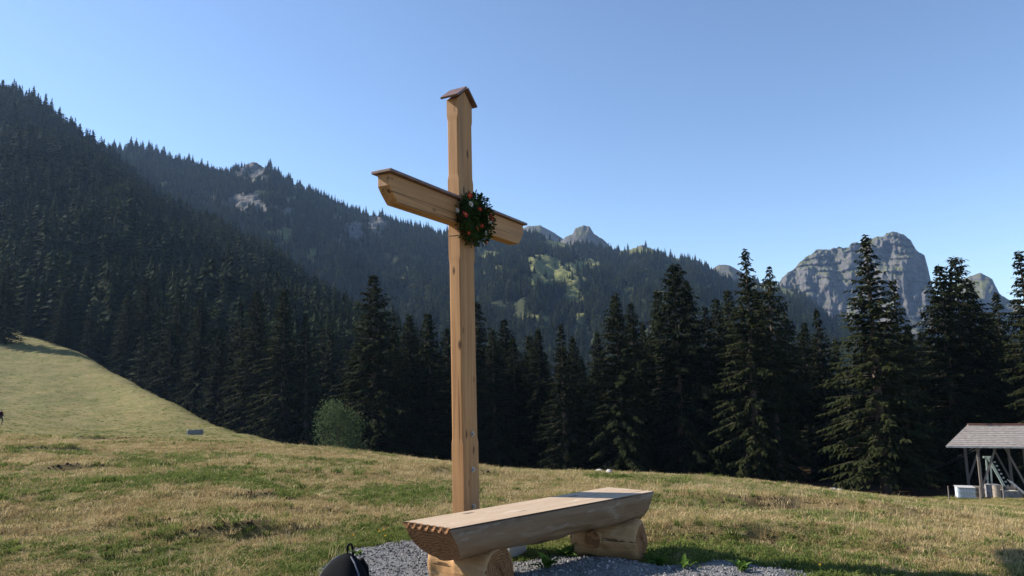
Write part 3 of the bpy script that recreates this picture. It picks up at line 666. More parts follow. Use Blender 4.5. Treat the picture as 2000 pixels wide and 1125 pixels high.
sw = FH/18*gF.uniform(.9, 1.3, n); FH = FH*(.55+.8*fbm(FP[:, 0]/35, FP[:, 1]/35, 23, 3)); sw = FH/18*gF.uniform(1.0, 1.75, n); S = np.stack([sw, sw, FH/18], -1); RT = np.zeros((n, 3)); RT[:, 2] = gF.random(n)*6.28
forest = tag(gn_scatter('distant_forest', FP, S, RT, np.where(gF.random(n) < .05+.3*sst(.58, .7, fbm(FP[:, 0]/45, FP[:, 1]/45, 29, 3)), gF.integers(4, 6, n), gF.integers(0, 4, n)), FARM), 'dense dark spruce forest covering the hill and mountain slopes', 'forest', kind='stuff')

# ------------------------------------------------------------------ the cross
YAW = math.radians(62.5); CD = np.array([math.cos(YAW), math.sin(YAW)]); CFR = np.array([math.sin(YAW), -math.cos(YAW)])   # beam direction, front
PW, PT = .27, .125                                        # post width and thickness
_m = onz(911, 397, 3.255); CC = _m[:2] - CFR*PT/2         # post centre
CBZ = top_z(CC[0], CC[1])
cross = tag(empty('wooden_cross', (CC[0], CC[1], 0), YAW), 'tall larch wood cross with small gabled cap standing behind the log bench', 'cross')
HB = 3.255; BH = .235; LB = 2.44                            # beam top, height, length
ZT = at_r(909, 199, math.hypot(*(CC+CFR*PT/2)))[2]        # eaves of the cap
def post_ring(z, ch, gw=0):
    w, t = PW/2+gw, PT/2+gw
    return [(-w+ch, -t, z), (w-ch, -t, z), (w, -t+ch, z), (w, t-ch, z), (w-ch, t, z), (-w+ch, t, z), (-w, t-ch, z), (-w, -t+ch, z)]
zs = [(-.35, .003, .002), (.95, .003, .002), (1.0, .013, 0), (HB-BH-.36, .013, 0), (HB-BH-.31, .003, .002), (HB+.22, .003, .002), (HB+.27, .013, 0), (ZT-.22, .013, 0), (ZT-.17, .003, .002), (ZT-.005, .003, .002)]
mb = MB().rings([post_ring(*q) for q in zs]); w = PW/2
n = len(mb.v); mb.v += [(-w, -PT/2, ZT-.006), (w, -PT/2, ZT-.006), (0, -PT/2, ZT+.105), (-w, PT/2, ZT-.006), (w, PT/2, ZT-.006), (0, PT/2, ZT+.105)]
mb.f += [[n, n+1, n+2], [n+3, n+5, n+4], [n, n+2, n+5, n+3], [n+1, n+4, n+5, n+2]]
mb.build('post', MAT['post'], cross)
pr = [(-LB/2, HB), (LB/2, HB), (LB/2, HB-.105)]
for i in range(6):
    t = i/5; pr.append((LB/2-.008-.115*t, HB-.115-(BH-.115)*(t**.85)))
pr2 = [(-x, z) for x, z in pr[2:]][::-1]; prof = pr + pr2
mb = MB(); yf, yb = -PT/2-.006, PT/2-.01; n = len(prof)
mb.v = [(x, yf, z) for x, z in prof] + [(x, yb, z) for x, z in prof]
mb.f = [list(range(n))[::-1], [n+i for i in range(n)]] + [[i, (i+1) % n, n+(i+1) % n, n+i] for i in range(n)]
mb.build('crossbeam', MAT['beam'], cross, bevel=.006)
for s_ in (-1, 1):
    x0, x1 = s_*(PW/2+.004), s_*(LB/2+.035); a, b = min(x0, x1), max(x0, x1)
    MB().box(((a+b)/2, -.008, HB+.0135), (b-a, PT+.075, .025)).build('cover_board', MAT['cover'], cross, bevel=.003)
    sl = math.atan2(.13, .165); ln = math.hypot(.13, .165)+.015
    R3 = Matrix.Rotation(s_*sl, 3, 'Y'); c = Vector((s_*(.165/2+.004), 0, ZT+.055)) + R3 @ Vector((0, 0, .022))
    MB().box(c, (ln, PT+.075, .022), rot=R3).build('roof_board', MAT['cover'], cross, bevel=.003)
for py in (848, 918, 990):
    z = at_r(918, py, math.hypot(*(CC+CFR*PT/2)))[2]
    MB().tube([(.02, -PT/2-.002, z), (.02, -PT/2-.010, z)], .026, 12).tube([(.02, -PT/2-.010, z), (.02, -PT/2-.024, z)], .014, 6).build('bolt', MAT['zinc'], cross)
MB().box((0, -.26, CBZ+.06), (.32, .56, .44)).build('foundation', MAT['concrete'], cross, bevel=.008)

# ------------------------------------------------------------------ wreath hung on the crossing
WC = (0.02, -PT/2-.085, HB-BH/2-.05)
wr = tag(empty('flower_wreath', (CC[0]+CD[0]*WC[0]-CFR[0]*WC[1], CC[1]+CD[1]*WC[0]-CFR[1]*WC[1], WC[2]), YAW), 'round evergreen wreath with red and white flowers hung on the cross', 'wreath')
MAT['wleaf'] = mat_leaf('wreath_leaves', (.018, .034, .012), (.05, .085, .025), .2)
def rosette(n, r, cup, seed):
    g = random.Random(seed); V = []; Fc = []
    for lay in range(2):
        for i in range(n):
            a = 6.283*(i+.5*lay)/n+g.uniform(-.1, .1); l = r*(1-.35*lay)*g.uniform(.85, 1.1); k = len(V); ca, sa = math.cos(a), math.sin(a); wd = l*.3
            V += [(0, 0, -.004*lay), (ca*l*.6-sa*wd, -cup*l*.5-.006*lay, sa*l*.6+ca*wd), (ca*l, -cup*l-.006*lay, sa*l), (ca*l*.6+sa*wd, -cup*l*.5-.006*lay, sa*l*.6-ca*wd)]; Fc.append((k, k+1, k+2, k+3))
    return mesh_from('petals', V, Fc)
mb = MB(); RW, rw = .165, .09
pts = [(math.cos(a)*RW, 0, math.sin(a)*RW*.98) for a in np.linspace(0, 6.283, 25)]
mb.tube(pts, .05, 8, False).build('ring', MAT['wleaf'], wr)
g = random.Random(8); V = []; Fc = []
for i in range(2600):
    a = g.uniform(0, 6.283); b = g.uniform(0, 6.283); rr_ = rw*(.45+.6*g.random()); 
    c = Vector((math.cos(a)*(RW+rr_*math.cos(b)), rr_*1.15*math.sin(b), math.sin(a)*.98*(RW+rr_*math.cos(b))))
    if g.random() < .05: c.z -= .03
    d = Vector((math.cos(a)*math.cos(b)+g.uniform(-.7, .7), math.sin(b)+g.uniform(-.7, .7), math.sin(a)*math.cos(b)+g.uniform(-.7, .7))).normalized()
    u = d.cross(Vector((g.uniform(-1, 1), g.uniform(-1, 1), g.uniform(-1, 1)))).normalized(); l = g.uniform(.02, .05); wd = l*g.uniform(.14, .3); k = len(V)
    V += [tuple(c), tuple(c+d*l*.5+u*wd), tuple(c+d*l), tuple(c+d*l*.5-u*wd)]; Fc.append((k, k+1, k+2, k+3))
tag(link('greenery', mesh_from('greenery', V, Fc), MAT['wleaf'], wr), kind='stuff')
MAT['red'] = simple('red_petals', (.40, .012, .02), .6, .2); MAT['white'] = simple('white_petals', (.45, .44, .42), .6, .2); MAT['orange'] = simple('orange_petals', (.36, .05, .015), .6, .2); MAT['fcore'] = simple('flower_centre', (.35, .22, .03), .8, .1)
for (px, py, c, r) in ((917, 382, 'red', .034), (908, 419, 'red', .04), (937, 409, 'red', .026), (960, 425, 'red', .036), (919, 399, 'white', .036), (932, 447, 'orange', .032), (949, 455, 'white', .026), (950, 474, 'red', .026), (945, 477, 'white', .02), (893, 411, 'white', .022), (941, 441, 'red', .024), (958, 434, 'white', .018), (915, 455, 'red', .02)):
    d = ray(px, py); n_ = np.array([CFR[0], CFR[1], 0]); p0 = np.array([CC[0]+CFR[0]*(PT/2+.185), CC[1]+CFR[1]*(PT/2+.185), 0]); t = ((p0-CP) @ n_)/(d @ n_); q = CP+d*t
    dl = q[:2]-np.array(wr.location[:2]); loc = (dl @ CD, -(dl @ CFR), q[2]-wr.location[2])
    fo = link('flower', rosette(9 if c == 'white' else 6, r, .25, px), MAT[c], wr, loc); fo.rotation_euler = (random.uniform(-.4, .4), random.uniform(-.5, .5), random.uniform(-.7, .3))
    MB().tube([(0, -.012, 0), (0, -.004, 0)], [r*.22, r*.3], 7).build('flower_centre', MAT['fcore'], fo)
zw = HB-BH-.10 - WC[2]; q = PT/2+.004; xx = PW/2+.005
MB().tube([(-.05-WC[0], .02, zw+.02), (-xx-WC[0], -q-WC[1], zw), (-xx-WC[0], q-WC[1], zw+.005), (xx-WC[0], q-WC[1], zw), (xx-WC[0], -q-WC[1], zw), (.05, .02, zw+.02)], .0028, 5).build('tie_wire', MAT['wire'], wr)

# ------------------------------------------------------------------ log bench
BZ = .5
_c = [onz(a, b, BZ)[:2] for a, b in ((783, 1020), (893, 1030), (1288, 960), (1170, 952))]
bd = (_c[2]-_c[1])+(_c[3]-_c[0]); bd = bd/np.linalg.norm(bd); bnv = np.array([-bd[1], bd[0]])
cen = sum(_c)/4; LBN = 1.025*(np.linalg.norm(_c[2]-_c[1])+np.linalg.norm(_c[3]-_c[0]))/2; WB = abs((_c[0]-_c[1]) @ bnv)/2
skew = ((_c[0]-_c[1]) @ bd)/(2*WB)*.6                     # end cuts are not quite square
byaw = math.atan2(bd[1], bd[0])
bench = tag(empty('log_bench', (cen[0], cen[1], 0), byaw), 'split log bench with carved scalloped end resting on two short logs', 'bench')
NT_ = 57; DB = .265
sec = [(WB*(1-2*i/(NT_-1)), 0.0) for i in range(NT_)]     # along the top from back (+y) to front (-y)
side = []
for i in range(1, 34):
    t = i/34; a = math.pi*t
    y = -WB*(1.0+.06*math.sin(a*1.0))*abs(math.cos(a))**.75*(1 if math.cos(a) > 0 else -1); z = -.035-(DB-.035)*math.sin(a)**.62
    side.append((y, z))
sec += side
gB = random.Random(4)
def bench_ring(x, e, sc=None, scal=0.):
    out = []
    for i, (y, z) in enumerate(sec):
        dep = -z; n1 = float(fbm(np.array([x*2.1+3]), np.array([i*.16+50]), 6, 3)[0]-.5); n2 = float(vn(np.array([x*5]), np.array([i*.5]), 16)-.5) if False else float(vn(np.array([x*7.0]), np.array([i*.45]), 16)[0]-.5)
        ww = (.085*n1+.035*n2)*min(1, dep*12); und = .50*dep+.25*dep*dep
        yy, zz = y*(1+ww*1.5), z*(1+ww*2)
        xx_ = x + skew*y
        if e < 0: xx_ += und
        elif e > 0: xx_ -= und*.85
        if scal and i < NT_: xx_ += scal*abs(math.sin(math.pi*7*i/(NT_-1)))**.8; 
        if sc is not None: yy *= sc; zz = zz*sc - (1-sc)*DB*.42; xx_ = x+skew*yy + (.50*-zz+.25*zz*zz)*(1 if e < 0 else -.85)
        out.append((xx_, yy, zz+BZ))
    return out
mb = MB(); x0, x1 = -LBN/2, LBN/2; rings = []
xs = np.linspace(0, 1, 44)
for k, t in enumerate(xs):
    rg = bench_ring(x0+(x1-x0)*t, 0); f0 = max(0, 1-t/.16); f1 = max(0, 1-(1-t)/.16)
    rg2 = []
    for (a, b, c) in rg:
        dep = BZ-c; und = .50*dep+.25*dep*dep; rg2.append((a+und*f0-und*.85*f1, b, c))
    rings.append(rg2)
base0 = bench_ring(x0, -1); base1 = bench_ring(x1, 1)
first = [(p[0]+(.034*abs(math.sin(math.pi*7*i/(NT_-1)))**.8 if i < NT_ else 0), p[1], p[2]) for i, p in enumerate(rings[0])]
rings[0] = first
mb.rings(rings, False); nb_side = len(mb.f)
low = [(p[0]-.0, p[1], p[2]-(.040*(abs(math.sin(math.pi*7*i/(NT_-1)))**.8) if i < NT_ else 0)) for i, p in enumerate(base0)]
mb.rings([first, low, bench_ring(x0, -1, .82), bench_ring(x0, -1, .5), bench_ring(x0, -1, .08)][::-1], True)
mb.rings([rings[-1], bench_ring(x1, 1, .82), bench_ring(x1, 1, .5), bench_ring(x1, 1, .08)], True)
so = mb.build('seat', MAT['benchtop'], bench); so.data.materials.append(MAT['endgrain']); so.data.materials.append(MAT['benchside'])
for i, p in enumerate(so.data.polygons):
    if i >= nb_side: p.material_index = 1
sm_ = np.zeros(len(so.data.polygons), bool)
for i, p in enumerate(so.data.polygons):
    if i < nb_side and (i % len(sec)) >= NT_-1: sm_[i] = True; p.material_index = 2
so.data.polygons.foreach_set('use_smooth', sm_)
def log_leg(xl, yo, zc, rad, ln, stub, seed, turn=0):
    r = Vector((0, 0, 0)); mb = MB(); N = 40; rings = []
    ts = [-.5, -.485] + list(np.linspace(-.46, .46, 22)) + [.485, .5]
    for j, t in enumerate(ts):
        edge = {0: .86, 1: .95, len(ts)-1: .88, len(ts)-2: .96}.get(j, 1)
        rg = []
        for k in range(N):
            a = 6.283*k/N; n1 = float(fbm(np.array([t*4+seed]), np.array([3+math.cos(a)*1.7+seed]), seed, 3)[0]-.5) + .6*float(vn(np.array([t*9]), np.array([5+math.sin(a)*3]), seed+1)[0]-.5)
            n2 = float(fbm(np.array([t*11+seed]), np.array([9+a*3.2]), seed+5, 3)[0]-.5)*math.sin(a/2)**.3; q = rad*edge*(1+.24*n1+.10*n2); rg.append((t*ln+(.012*math.sin(3*a+seed) if j in (0, len(ts)-1) else 0), math.cos(a)*q, math.sin(a)*q))
        rings.append(rg)
    ctr = lambda j, s: [tuple(Vector(p)*s+Vector((p[0]*(1-s)*1.0, 0, 0))) for p in rings[j]]
    mb.rings(rings, False); ns = len(mb.f)
    mb.rings([rings[0], ctr(0, .6), ctr(0, .05)][::-1]); mb.rings([rings[-1], ctr(-1, .6), ctr(-1, .05)])
    o = mb.build('leg', MAT['logskin'], bench, (xl, yo, zc), True); o.rotation_euler = (0, 0, -math.pi/2+turn)
    o.data.materials.append(MAT['endgrain'])
    for i, p in enumerate(o.data.polygons):
        if i >= ns: p.material_index = 1; p.use_smooth = False
    if stub:
        d = Vector(stub); s = MB().tube([d*rad*.55, d*rad*1.02, d*rad*1.16], [.085, .078, .07], 12, False).build('branch_stub', MAT['logskin'], o, (-ln*.14, 0, .015), True)
        n0 = len(s.data.polygons)
        MB().tube([d*(rad*1.165), d*(rad*1.175)], [.068, .062], 12).build('stub_cut', MAT['endgrain'], o, (-ln*.14, 0, .015))
    return o
def bench_local(px, py, z):
    q = onz(px, py, z)[:2]-cen; return q @ bd, q @ bnv
log_leg(bench_local(900, 1090, .14)[0], .11, .115, .178, .60, None, 3, .28)
log_leg(bench_local(1200, 1048, .14)[0], -.01, .115, .178, .60, (0, -.98, .06), 9, .5)

# ------------------------------------------------------------------ backpack
MAT['pack'] = simple('black_nylon', (.005, .0055, .007), .9, .1, var=.3, scale=20); MAT['packtrim'] = simple('grey_piping', (.09, .10, .12), .5, .4)
bp = at_r(668, 1090, 4.75); bpx, bpy_ = bp[0], bp[1]; bz = top_z(bpx, bpy_)
topz = at_r(668, 1082, 4.75)[2]; PH = topz-bz
pk = tag(empty('backpack', (bpx, bpy_, bz-.01), math.radians(-25)), 'black hiking backpack with a grab loop sitting on the gravel', 'backpack')
def pack_ring(t, sx, sy, oy=0):
    out = []
    for k in range(28):
        a = 6.283*k/28; ca, sa = math.cos(a), math.sin(a); p = 2.6
        out.append((sx*abs(ca)**(2/p)*(1 if ca > 0 else -1), oy+sy*abs(sa)**(2/p)*(1 if sa > 0 else -1), t*PH))
    return out
MB().rings([pack_ring(t, a*.19, b*.13, o) for t, a, b, o in ((0, .8, .85, 0), (.03, .95, .98, 0), (.2, 1.02, 1.08, 0), (.45, 1.02, 1.05, .005), (.62, .9, .95, .01), (.76, .74, .8, .02), (.88, .52, .6, .03), (.96, .3, .4, .04), (1.0, .12, .2, .045))]).build('body', MAT['pack'], pk, None, True)
MB().rings([pack_ring(t, a*.14, b*.06, -.11) for t, a, b in ((.05, .9, .9), (.1, 1, 1), (.35, 1, 1), (.5, .85, .8), (.56, .4, .4))]).build('front_pocket', MAT['pack'], pk, None, True)
arc = lambda s: [(math.copysign(.19*(.99-.0*i), s)*f, -.07+.02*i, PH*h) for i, (f, h) in enumerate(((1.0, .25), (.98, .45), (.9, .62), (.74, .77), (.5, .9), (.26, .975)))]
for s_ in (-1, 1): MB().tube(arc(s_), .006, 6).build('piping', MAT['packtrim'], pk)
MB().tube([(.03+.024*math.cos(a), .045, PH*.97+.03+.048*math.sin(a)) for a in np.linspace(-1.9, 4.9, 16)], .008, 7).build('grab_loop', MAT['pack'], pk, None, True)
for s_ in (-1, 1): MB().tube([(s_*.07, .10, PH*.9), (s_*.09, .13, PH*.75), (s_*.1, .145, PH*.45), (s_*.12, .12, PH*.12)], .022, 8).build('shoulder_strap', MAT['pack'], pk, None, True)

# ------------------------------------------------------------------ broadleaf shrub at the forest edge
MAT['shrubleaf'] = mat_leaf('shrub_leaves', (.048, .072, .030), (.11, .145, .065), .3)
def shrub(px, py_top, r, label):
    p = at_r(px, py_top, r); b = gz(p[0], p[1]); h = p[2]-b; g = random.Random(3)
    o = tag(empty('broadleaf_shrub', (p[0], p[1], b)), label, 'shrub'); t = MB(); V = []; Fc = []
    lobes = []
    for i in range(11):
        a = g.uniform(0, 6.28); d = g.uniform(.1, .8)*h*.27*(1.25-i*.05); z = h*(.2+.068*i); lobes.append((Vector((math.cos(a)*d*1.1, math.sin(a)*d, z)), h*g.uniform(.11, .2)))
        t.tube([(0, 0, -.4), (math.cos(a)*d*.4, math.sin(a)*d*.4, z*.5), (math.cos(a)*d, math.sin(a)*d, z)], [.09, .05, .015], 5, False)
    for c, R_s in lobes:
        for i in range(520):
            u = Vector((g.gauss(0, 1), g.gauss(0, 1), g.gauss(0, 1))).normalized(); q = c+u*R_s*(g.uniform(.5, 1.0)+.55*max(0, g.gauss(0, .4))); q.z -= .1*g.random()
            if q.z < .1: continue
            d = (u+Vector((g.uniform(-.8, .8), g.uniform(-.8, .8), g.uniform(-1, .3)))).normalized(); n_ = d.cross(Vector((g.uniform(-1, 1), g.uniform(-1, 1), g.uniform(-1, 1)))).normalized(); l = g.uniform(.12, .26); k = len(V)
            V += [tuple(q), tuple(q+d*l*.5+n_*l*.3), tuple(q+d*l), tuple(q+d*l*.5-n_*l*.3)]; Fc.append((k, k+1, k+2, k+3))
    t.build('trunk', MAT['bark'], o, None, True); link('crown', mesh_from('shrub_crown', V, Fc), MAT['shrubleaf'], o)
shrub(664, 782, 68, 'round pale grey-green leafy shrub at the foot of the dark spruces')

# ------------------------------------------------------------------ rocks, trough, hiker
MAT['boulder'] = simple('pale_boulder', (.36, .345, .33), .9, .15, var=.35, scale=3, bump=.6)
MAT['brownrock'] = simple('brown_rock', (.15, .10, .075), .95, .1, var=.35, scale=4, bump=.5)
def boulder(px, py, w, h, seed, label, mat='boulder', group=None, r=.97):
    dr_ = ray(px, py); dr_ = dr_[:2]/math.hypot(dr_[0], dr_[1]); q_ = np.linspace(14, 48, 400); el_ = (ground_z(dr_[0]*q_, dr_[1]*q_)-CAM_H)/q_
    rb = float(q_[el_.argmax()])*r; x, y = dr_*rb; d = y; W_ = w*d/FOC; Hh = h*d/FOC
    bm = bmesh.new(); bmesh.ops.create_icosphere(bm, subdivisions=3, radius=1)
    for v in bm.verts:
        c = v.co; n1 = float(fbm(np.array([c.x*1.3+seed]), np.array([c.y*1.3+c.z*1.7+seed]), seed, 4)[0]-.5); v.co = c*(1+.75*n1)
        v.co.x *= W_/2*1.05; v.co.y *= W_/2*.85; v.co.z = v.co.z*Hh*.62+Hh*.36
    m = bpy.data.meshes.new('boulder'); bm.to_mesh(m); bm.free(); m.polygons.foreach_set('use_smooth', [True]*len(m.polygons))
    o = link('boulder', m, MAT[mat], None, (x, y, gz(x, y)+Hh*.02)); o.rotation_euler = (0, 0, seed); return tag(o, label, 'rock', group)
boulder(1172, 923, 16, 10, 3, 'rounded grey boulder with a flat top, larger one of the pair on the meadow rim')
boulder(1190, 924, 14, 8, 5, 'low white-topped boulder, smaller one of the pair on the meadow rim')
boulder(1627, 961, 17, 11, 7, 'pale sloping boulder touching a blockier boulder on the meadow', r=.86)
boulder(1641, 961, 14, 10, 11, 'blocky pale boulder with dark side leaning on a sloping boulder', r=.86)
boulder(1511, 948, 9, 5, 13, 'small brown rock half sunk in the short grass', 'brownrock', r=.85)
tx, ty = at_r(381, 857, 78)[:2]; tz = gz(tx, ty)
tr = tag(empty('water_trough', (tx, ty, tz), math.radians(22)), 'small concrete cattle trough on the sloping meadow', 'trough')
mb = MB()
for c, sz in (((0, -.26, .22), (1.5, .08, .5)), ((0, .26, .22), (1.5, .08, .5)), ((0, 0, .03), (1.4, .46, .1)), ((.71, 0, .22), (.08, .44, .498))): mb.box(c, sz)
mb.build('basin', simple('grey_trough', (.19, .185, .18), .8, .2), tr); 
MB().box((-.72, 0, .23), (.12, .62, .53)).build('end_wall', simple('pale_trough_end', (.5, .49, .46), .8, .2), tr)
wm = NT('trough_water'); wm.col((.02, .03, .03), .05, .5); MB().box((0, 0, .36), (1.34, .44, .01)).build('water', wm.m, tr)
# hiker far off on the left meadow
hx, hy = at_r(1, 829, 97)[:2]; hz = gz(hx, hy)
me = bpy.data.meshes.new('body')
J = [(0, 0, .95), (0, 0, 1.2), (0, .02, 1.42), (0, .0, 1.53), (0, -.03, 1.66), (0, -.02, 1.74), (.1, 0, .9), (.12, -.12, .5), (.12, .02, .09), (.12, -.12, .04), (-.1, 0, .9), (-.12, .1, .5), (-.12, .25, .1), (-.12, .14, .04), (.19, .02, 1.4), (.26, .02, 1.14), (.25, -.16, .98), (.25, -.24, .93), (-.19, .02, 1.4), (-.26, .06, 1.14), (-.25, -.06, .95), (-.25, -.12, .89)]
E_ = [(0, 1), (1, 2), (2, 3), (3, 4), (4, 5), (0, 6), (6, 7), (7, 8), (8, 9), (0, 10), (10, 11), (11, 12), (12, 13), (2, 14), (14, 15), (15, 16), (16, 17), (2, 18), (18, 19), (19, 20), (20, 21)]
rad = [.15, .16, .17, .06, .1, .07, .1, .07, .045, .04, .1, .07, .045, .04, .07, .05, .035, .035, .07, .05, .035, .035]
me.from_pydata(J, E_, []); hk = bpy.data.objects.new('body', me); COL.objects.link(hk)
sk = hk.modifiers.new('skin', 'SKIN')
for v, q in zip(me.skin_vertices[0].data, rad): v.radius = (q, q*.85)
me.skin_vertices[0].data[0].use_root = True
sb = hk.modifiers.new('sub', 'SUBSURF'); sb.levels = sb.render_levels = 1
k = NT('hiker_clothes'); cz = k.n('ShaderNodeSeparateXYZ'); k.l(k.coord('Object'), cz.inputs[0])
cr = k.n('ShaderNodeValToRGB'); cr.color_ramp.interpolation = 'CONSTANT'; el = cr.color_ramp.elements
k.l(k.math('DIVIDE', cz.outputs[2], 1.8), cr.inputs[0])
el[0].position = 0; el[0].color = (.02, .018, .015, 1); el[1].position = .05; el[1].color = (.07, .065, .06, 1)
for p_, c_ in ((.53, (.035, .01, .02, 1)), (.83, (.42, .25, .18, 1)), (.93, (.03, .02, .015, 1))): q = el.new(p_); q.color = c_
k.col(cr.outputs[0], .8, .2); me.materials.append(k.m)
person = tag(empty('person', (hx, hy, hz), math.radians(80)), 'hiker in dark maroon jacket and grey trousers walking on the sloping meadow', 'person'); hk.parent = person
MB().rings([[(sx*.14*a, .20+.09*b, z) for sx, b in ((-1, -1), (1, -1), (1, 1), (-1, 1))] for z, a in ((1.05, .85), (1.15, 1), (1.4, 1), (1.5, .7)) for b_ in (1,)]).build('rucksack', MAT['pack'], person, bevel=.03)

# ------------------------------------------------------------------ shelter with material ropeway
SH_R = 62.0; e0 = at_r(1847, 872, SH_R); syaw = math.radians(-20); sx_ = np.array([math.cos(syaw), math.sin(syaw)]); sy_ = np.array([-math.sin(syaw), math.cos(syaw)])
sbz = gz(*(e0[:2]+sx_*3+sy_*2))
def shl(px, py, depth):                                    # photo pixel -> shelter coordinates at a depth behind the eaves
    d = ray(px, py); n_ = np.array([sy_[0], sy_[1], 0]); p0 = np.array([e0[0]+sy_[0]*depth, e0[1]+sy_[1]*depth, 0]); t = ((p0-CP) @ n_)/(d @ n_); q = CP+d*t; v = q[:2]-e0[:2]
    return Vector((v @ sx_, v @ sy_, q[2]))
shed = tag(empty('wooden_shelter', (e0[0], e0[1], 0), syaw), 'open timber shelter with grey shingle roof at the forest edge', 'shelter')
RD = 2.7; rg = shl(1890, 830, RD); ze = float(e0[2]); zr = rg.z; rx = rg.x; LX = 9.5
k = NT('grey_shingles'); f = k.noise(k.coord('Object', (2.2, 9, 9)), 1.6, 5, .7); f2 = k.noise(k.coord('Object', (9, 3, 3)), 1, 3)
c = k.ramp(f, [(.3, (.14, .125, .115)), (.5, (.27, .245, .225)), (.7, (.42, .39, .36))]); c = k.mix(k.math('MULTIPLY', f2, .4), c, (.17, .13, .12)); k.col(c, .85, .2); k.bump(f, .8, .03); MAT['shingle'] = k.m
MAT['greywood'] = wood('grey_timber', (.20, .175, .155), (.12, .10, .085), 2, knots=False); MAT['redmetal'] = simple('rusty_ridge', (.17, .075, .055), .7, .3); MAT['steel'] = simple('pale_green_steel', (.30, .36, .34), .55, .4, .1)
for s_ in (1, -1):
    mb = MB(); NC = 12
    for i in range(NC):                                     # overlapping courses
        t0, t1 = i/NC, (i+1)/NC+.012
        def pt(t, right, lift):
            x = (LX-(rx*.9)*t) if right else (rx*t if s_ > 0 else rx+1.6*(1-t))
            y = RD*t if s_ > 0 else 2*RD-RD*t
            return (x, y, ze+(zr-ze)*t+lift)
        n = len(mb.v); mb.v += [pt(t0, 0, .05), pt(t0, 1, .05), pt(t1, 1, .012), pt(t1, 0, .012), pt(t0, 0, -.02), pt(t0, 1, -.02), pt(t1, 1, -.03), pt(t1, 0, -.03)]
        for q in ((0, 1, 2, 3), (7, 6, 5, 4), (0, 4, 5, 1), (2, 6, 7, 3), (0, 3, 7, 4), (1, 5, 6, 2)): mb.f.append([n+j for j in q])
    mb.build('roof_slope', MAT['shingle'], shed)
MB().box(((rx+LX-rx*.9)/2, RD, zr+.05), (LX-1.9*rx, .3, .09)).build('ridge_cap', MAT['redmetal'], shed)
MB().box((LX/2, .02, ze-.03), (LX-.1, .05, .1)).build('eaves_board', simple('pale_eaves', (.33, .33, .33), .8, .2, var=.5, scale=3), shed)
for y_ in (.9, 2*RD-.9): MB().box((LX/2+.9, y_, ze+.28), (LX-2.6, .18, .2)).build('wall_plate', MAT['greywood'], shed)
pz = sbz-.3
for x_, y_ in ((2.25, .9), (5.2, .9), (8.6, .9), (2.25, 2*RD-.9), (5.2, 2*RD-.9), (8.6, 2*RD-.9)):
    MB().bar((x_, y_, pz), (x_, y_, ze+.2), .17).build('post', MAT['greywood'], shed)
for x_, y_, q in ((2.25, .9, 1), (5.2, .9, -1), (5.2, .9, 1), (2.25, 2*RD-.9, 1), (5.2, 2*RD-.9, -1)):
    zz = ze-.05; MB().bar((x_+q*.05, y_, sbz+.9), (x_+q*1.25, y_, zz+.1), .12).build('brace', MAT['greywood'], shed)
def in_shed(name, px, py, dep, label, cat, group=None):
    v = shl(px, py, dep); P = e0[:2]+sx_*v.x+sy_*v.y
    return tag(empty(name, (P[0], P[1], gz(P[0], P[1])), syaw), label, cat, group), v
fr, v = in_shed('material_ropeway', 1946, 960, 1.9, 'pale green steel mast of a material ropeway under the shelter roof', 'ropeway')
a = shl(1930, 894, 1.9); b = shl(1966, 958, 1.9); o3 = Vector((v.x, v.y, fr.location.z))
MB().bar(a-o3, b-o3, .26, .16).build('inclined_mast', MAT['steel'], fr)
for x0_, x1_ in ((1926, 1931), (1934, 1938)): MB().bar(shl(x0_, 894, 2.0)-o3, shl(x1_, 960, 2.0)-o3, .10).build('upright', MAT['steel'], fr)
MB().bar(shl(1920, 893, 1.95)-o3, shl(1940, 893, 1.95)-o3, .14).build('head_beam', MAT['steel'], fr)
for k_ in range(7):
    q = a.lerp(b, .15+.12*k_)-o3+Vector((.24, 0, .05)); MB().box(q, (.12, .1, .1)).build('roller', simple('white_roller', (.6, .6, .58), .6, .3), fr)
MAT['drum'] = simple('grey_drum', (.22, .215, .22), .7, .3, var=.4, scale=4); MAT['drumb'] = simple('tan_drum', (.30, .25, .2), .7, .3, var=.3)
for px, py, dep, mt, lab in ((1933, 966, 1.2, 'drum', 'grey ribbed steel drum beside the leaning mast'), (1946, 967, 1.0, 'drumb', 'grey and tan drum next to the ribbed drum'), (1943, 962, 2.4, 'drum', 'grey drum with a lid standing behind two front drums')):
    o, v = in_shed('drum', px, py, dep, lab, 'drum')
    MB().tube([(0, 0, 0), (0, 0, .28), (0, 0, .3), (0, 0, .32), (0, 0, .58), (0, 0, .6), (0, 0, .62), (0, 0, .9)], [.29, .29, .31, .29, .29, .31, .29, .29], 18).build('barrel', MAT[mt], o, None, False)
    MB().tube([(0, 0, .895), (0, 0, .93)], .305, 18).build('lid', MAT['drum'], o)
o, v = in_shed('liquid_container', 1886, 972, .2, 'white plastic tank in a metal cage beside the shelter posts', 'container')
MB().box((0, 0, .42), (1.12, .92, .72)).build('tank', simple('white_plastic', (.5, .58, .66), .5, .4, var=.12), o, bevel=.05)
MB().box((0, 0, .04), (1.2, 1.0, .1)).build('pallet', MAT['greywood'], o)
for i in range(7): MB().box((-.57+i*.19, -.49, .45), (.025, .025, .78)).build('cage_bar', MAT['zinc'], o)
for z_ in (.12, .46, .82): MB().box((0, -.505, z_), (1.2, .025, .03)).build('cage_rail', MAT['zinc'], o)
MB().box((0, 0, .84), (1.2, 1.02, .03)).build('cage_top', simple('cage_top', (.42, .42, .42), .6, .3), o)
o, v = in_shed('board_stack', 1910, 962, 1.6, 'stack of grey weathered boards behind the caged tank', 'boards')
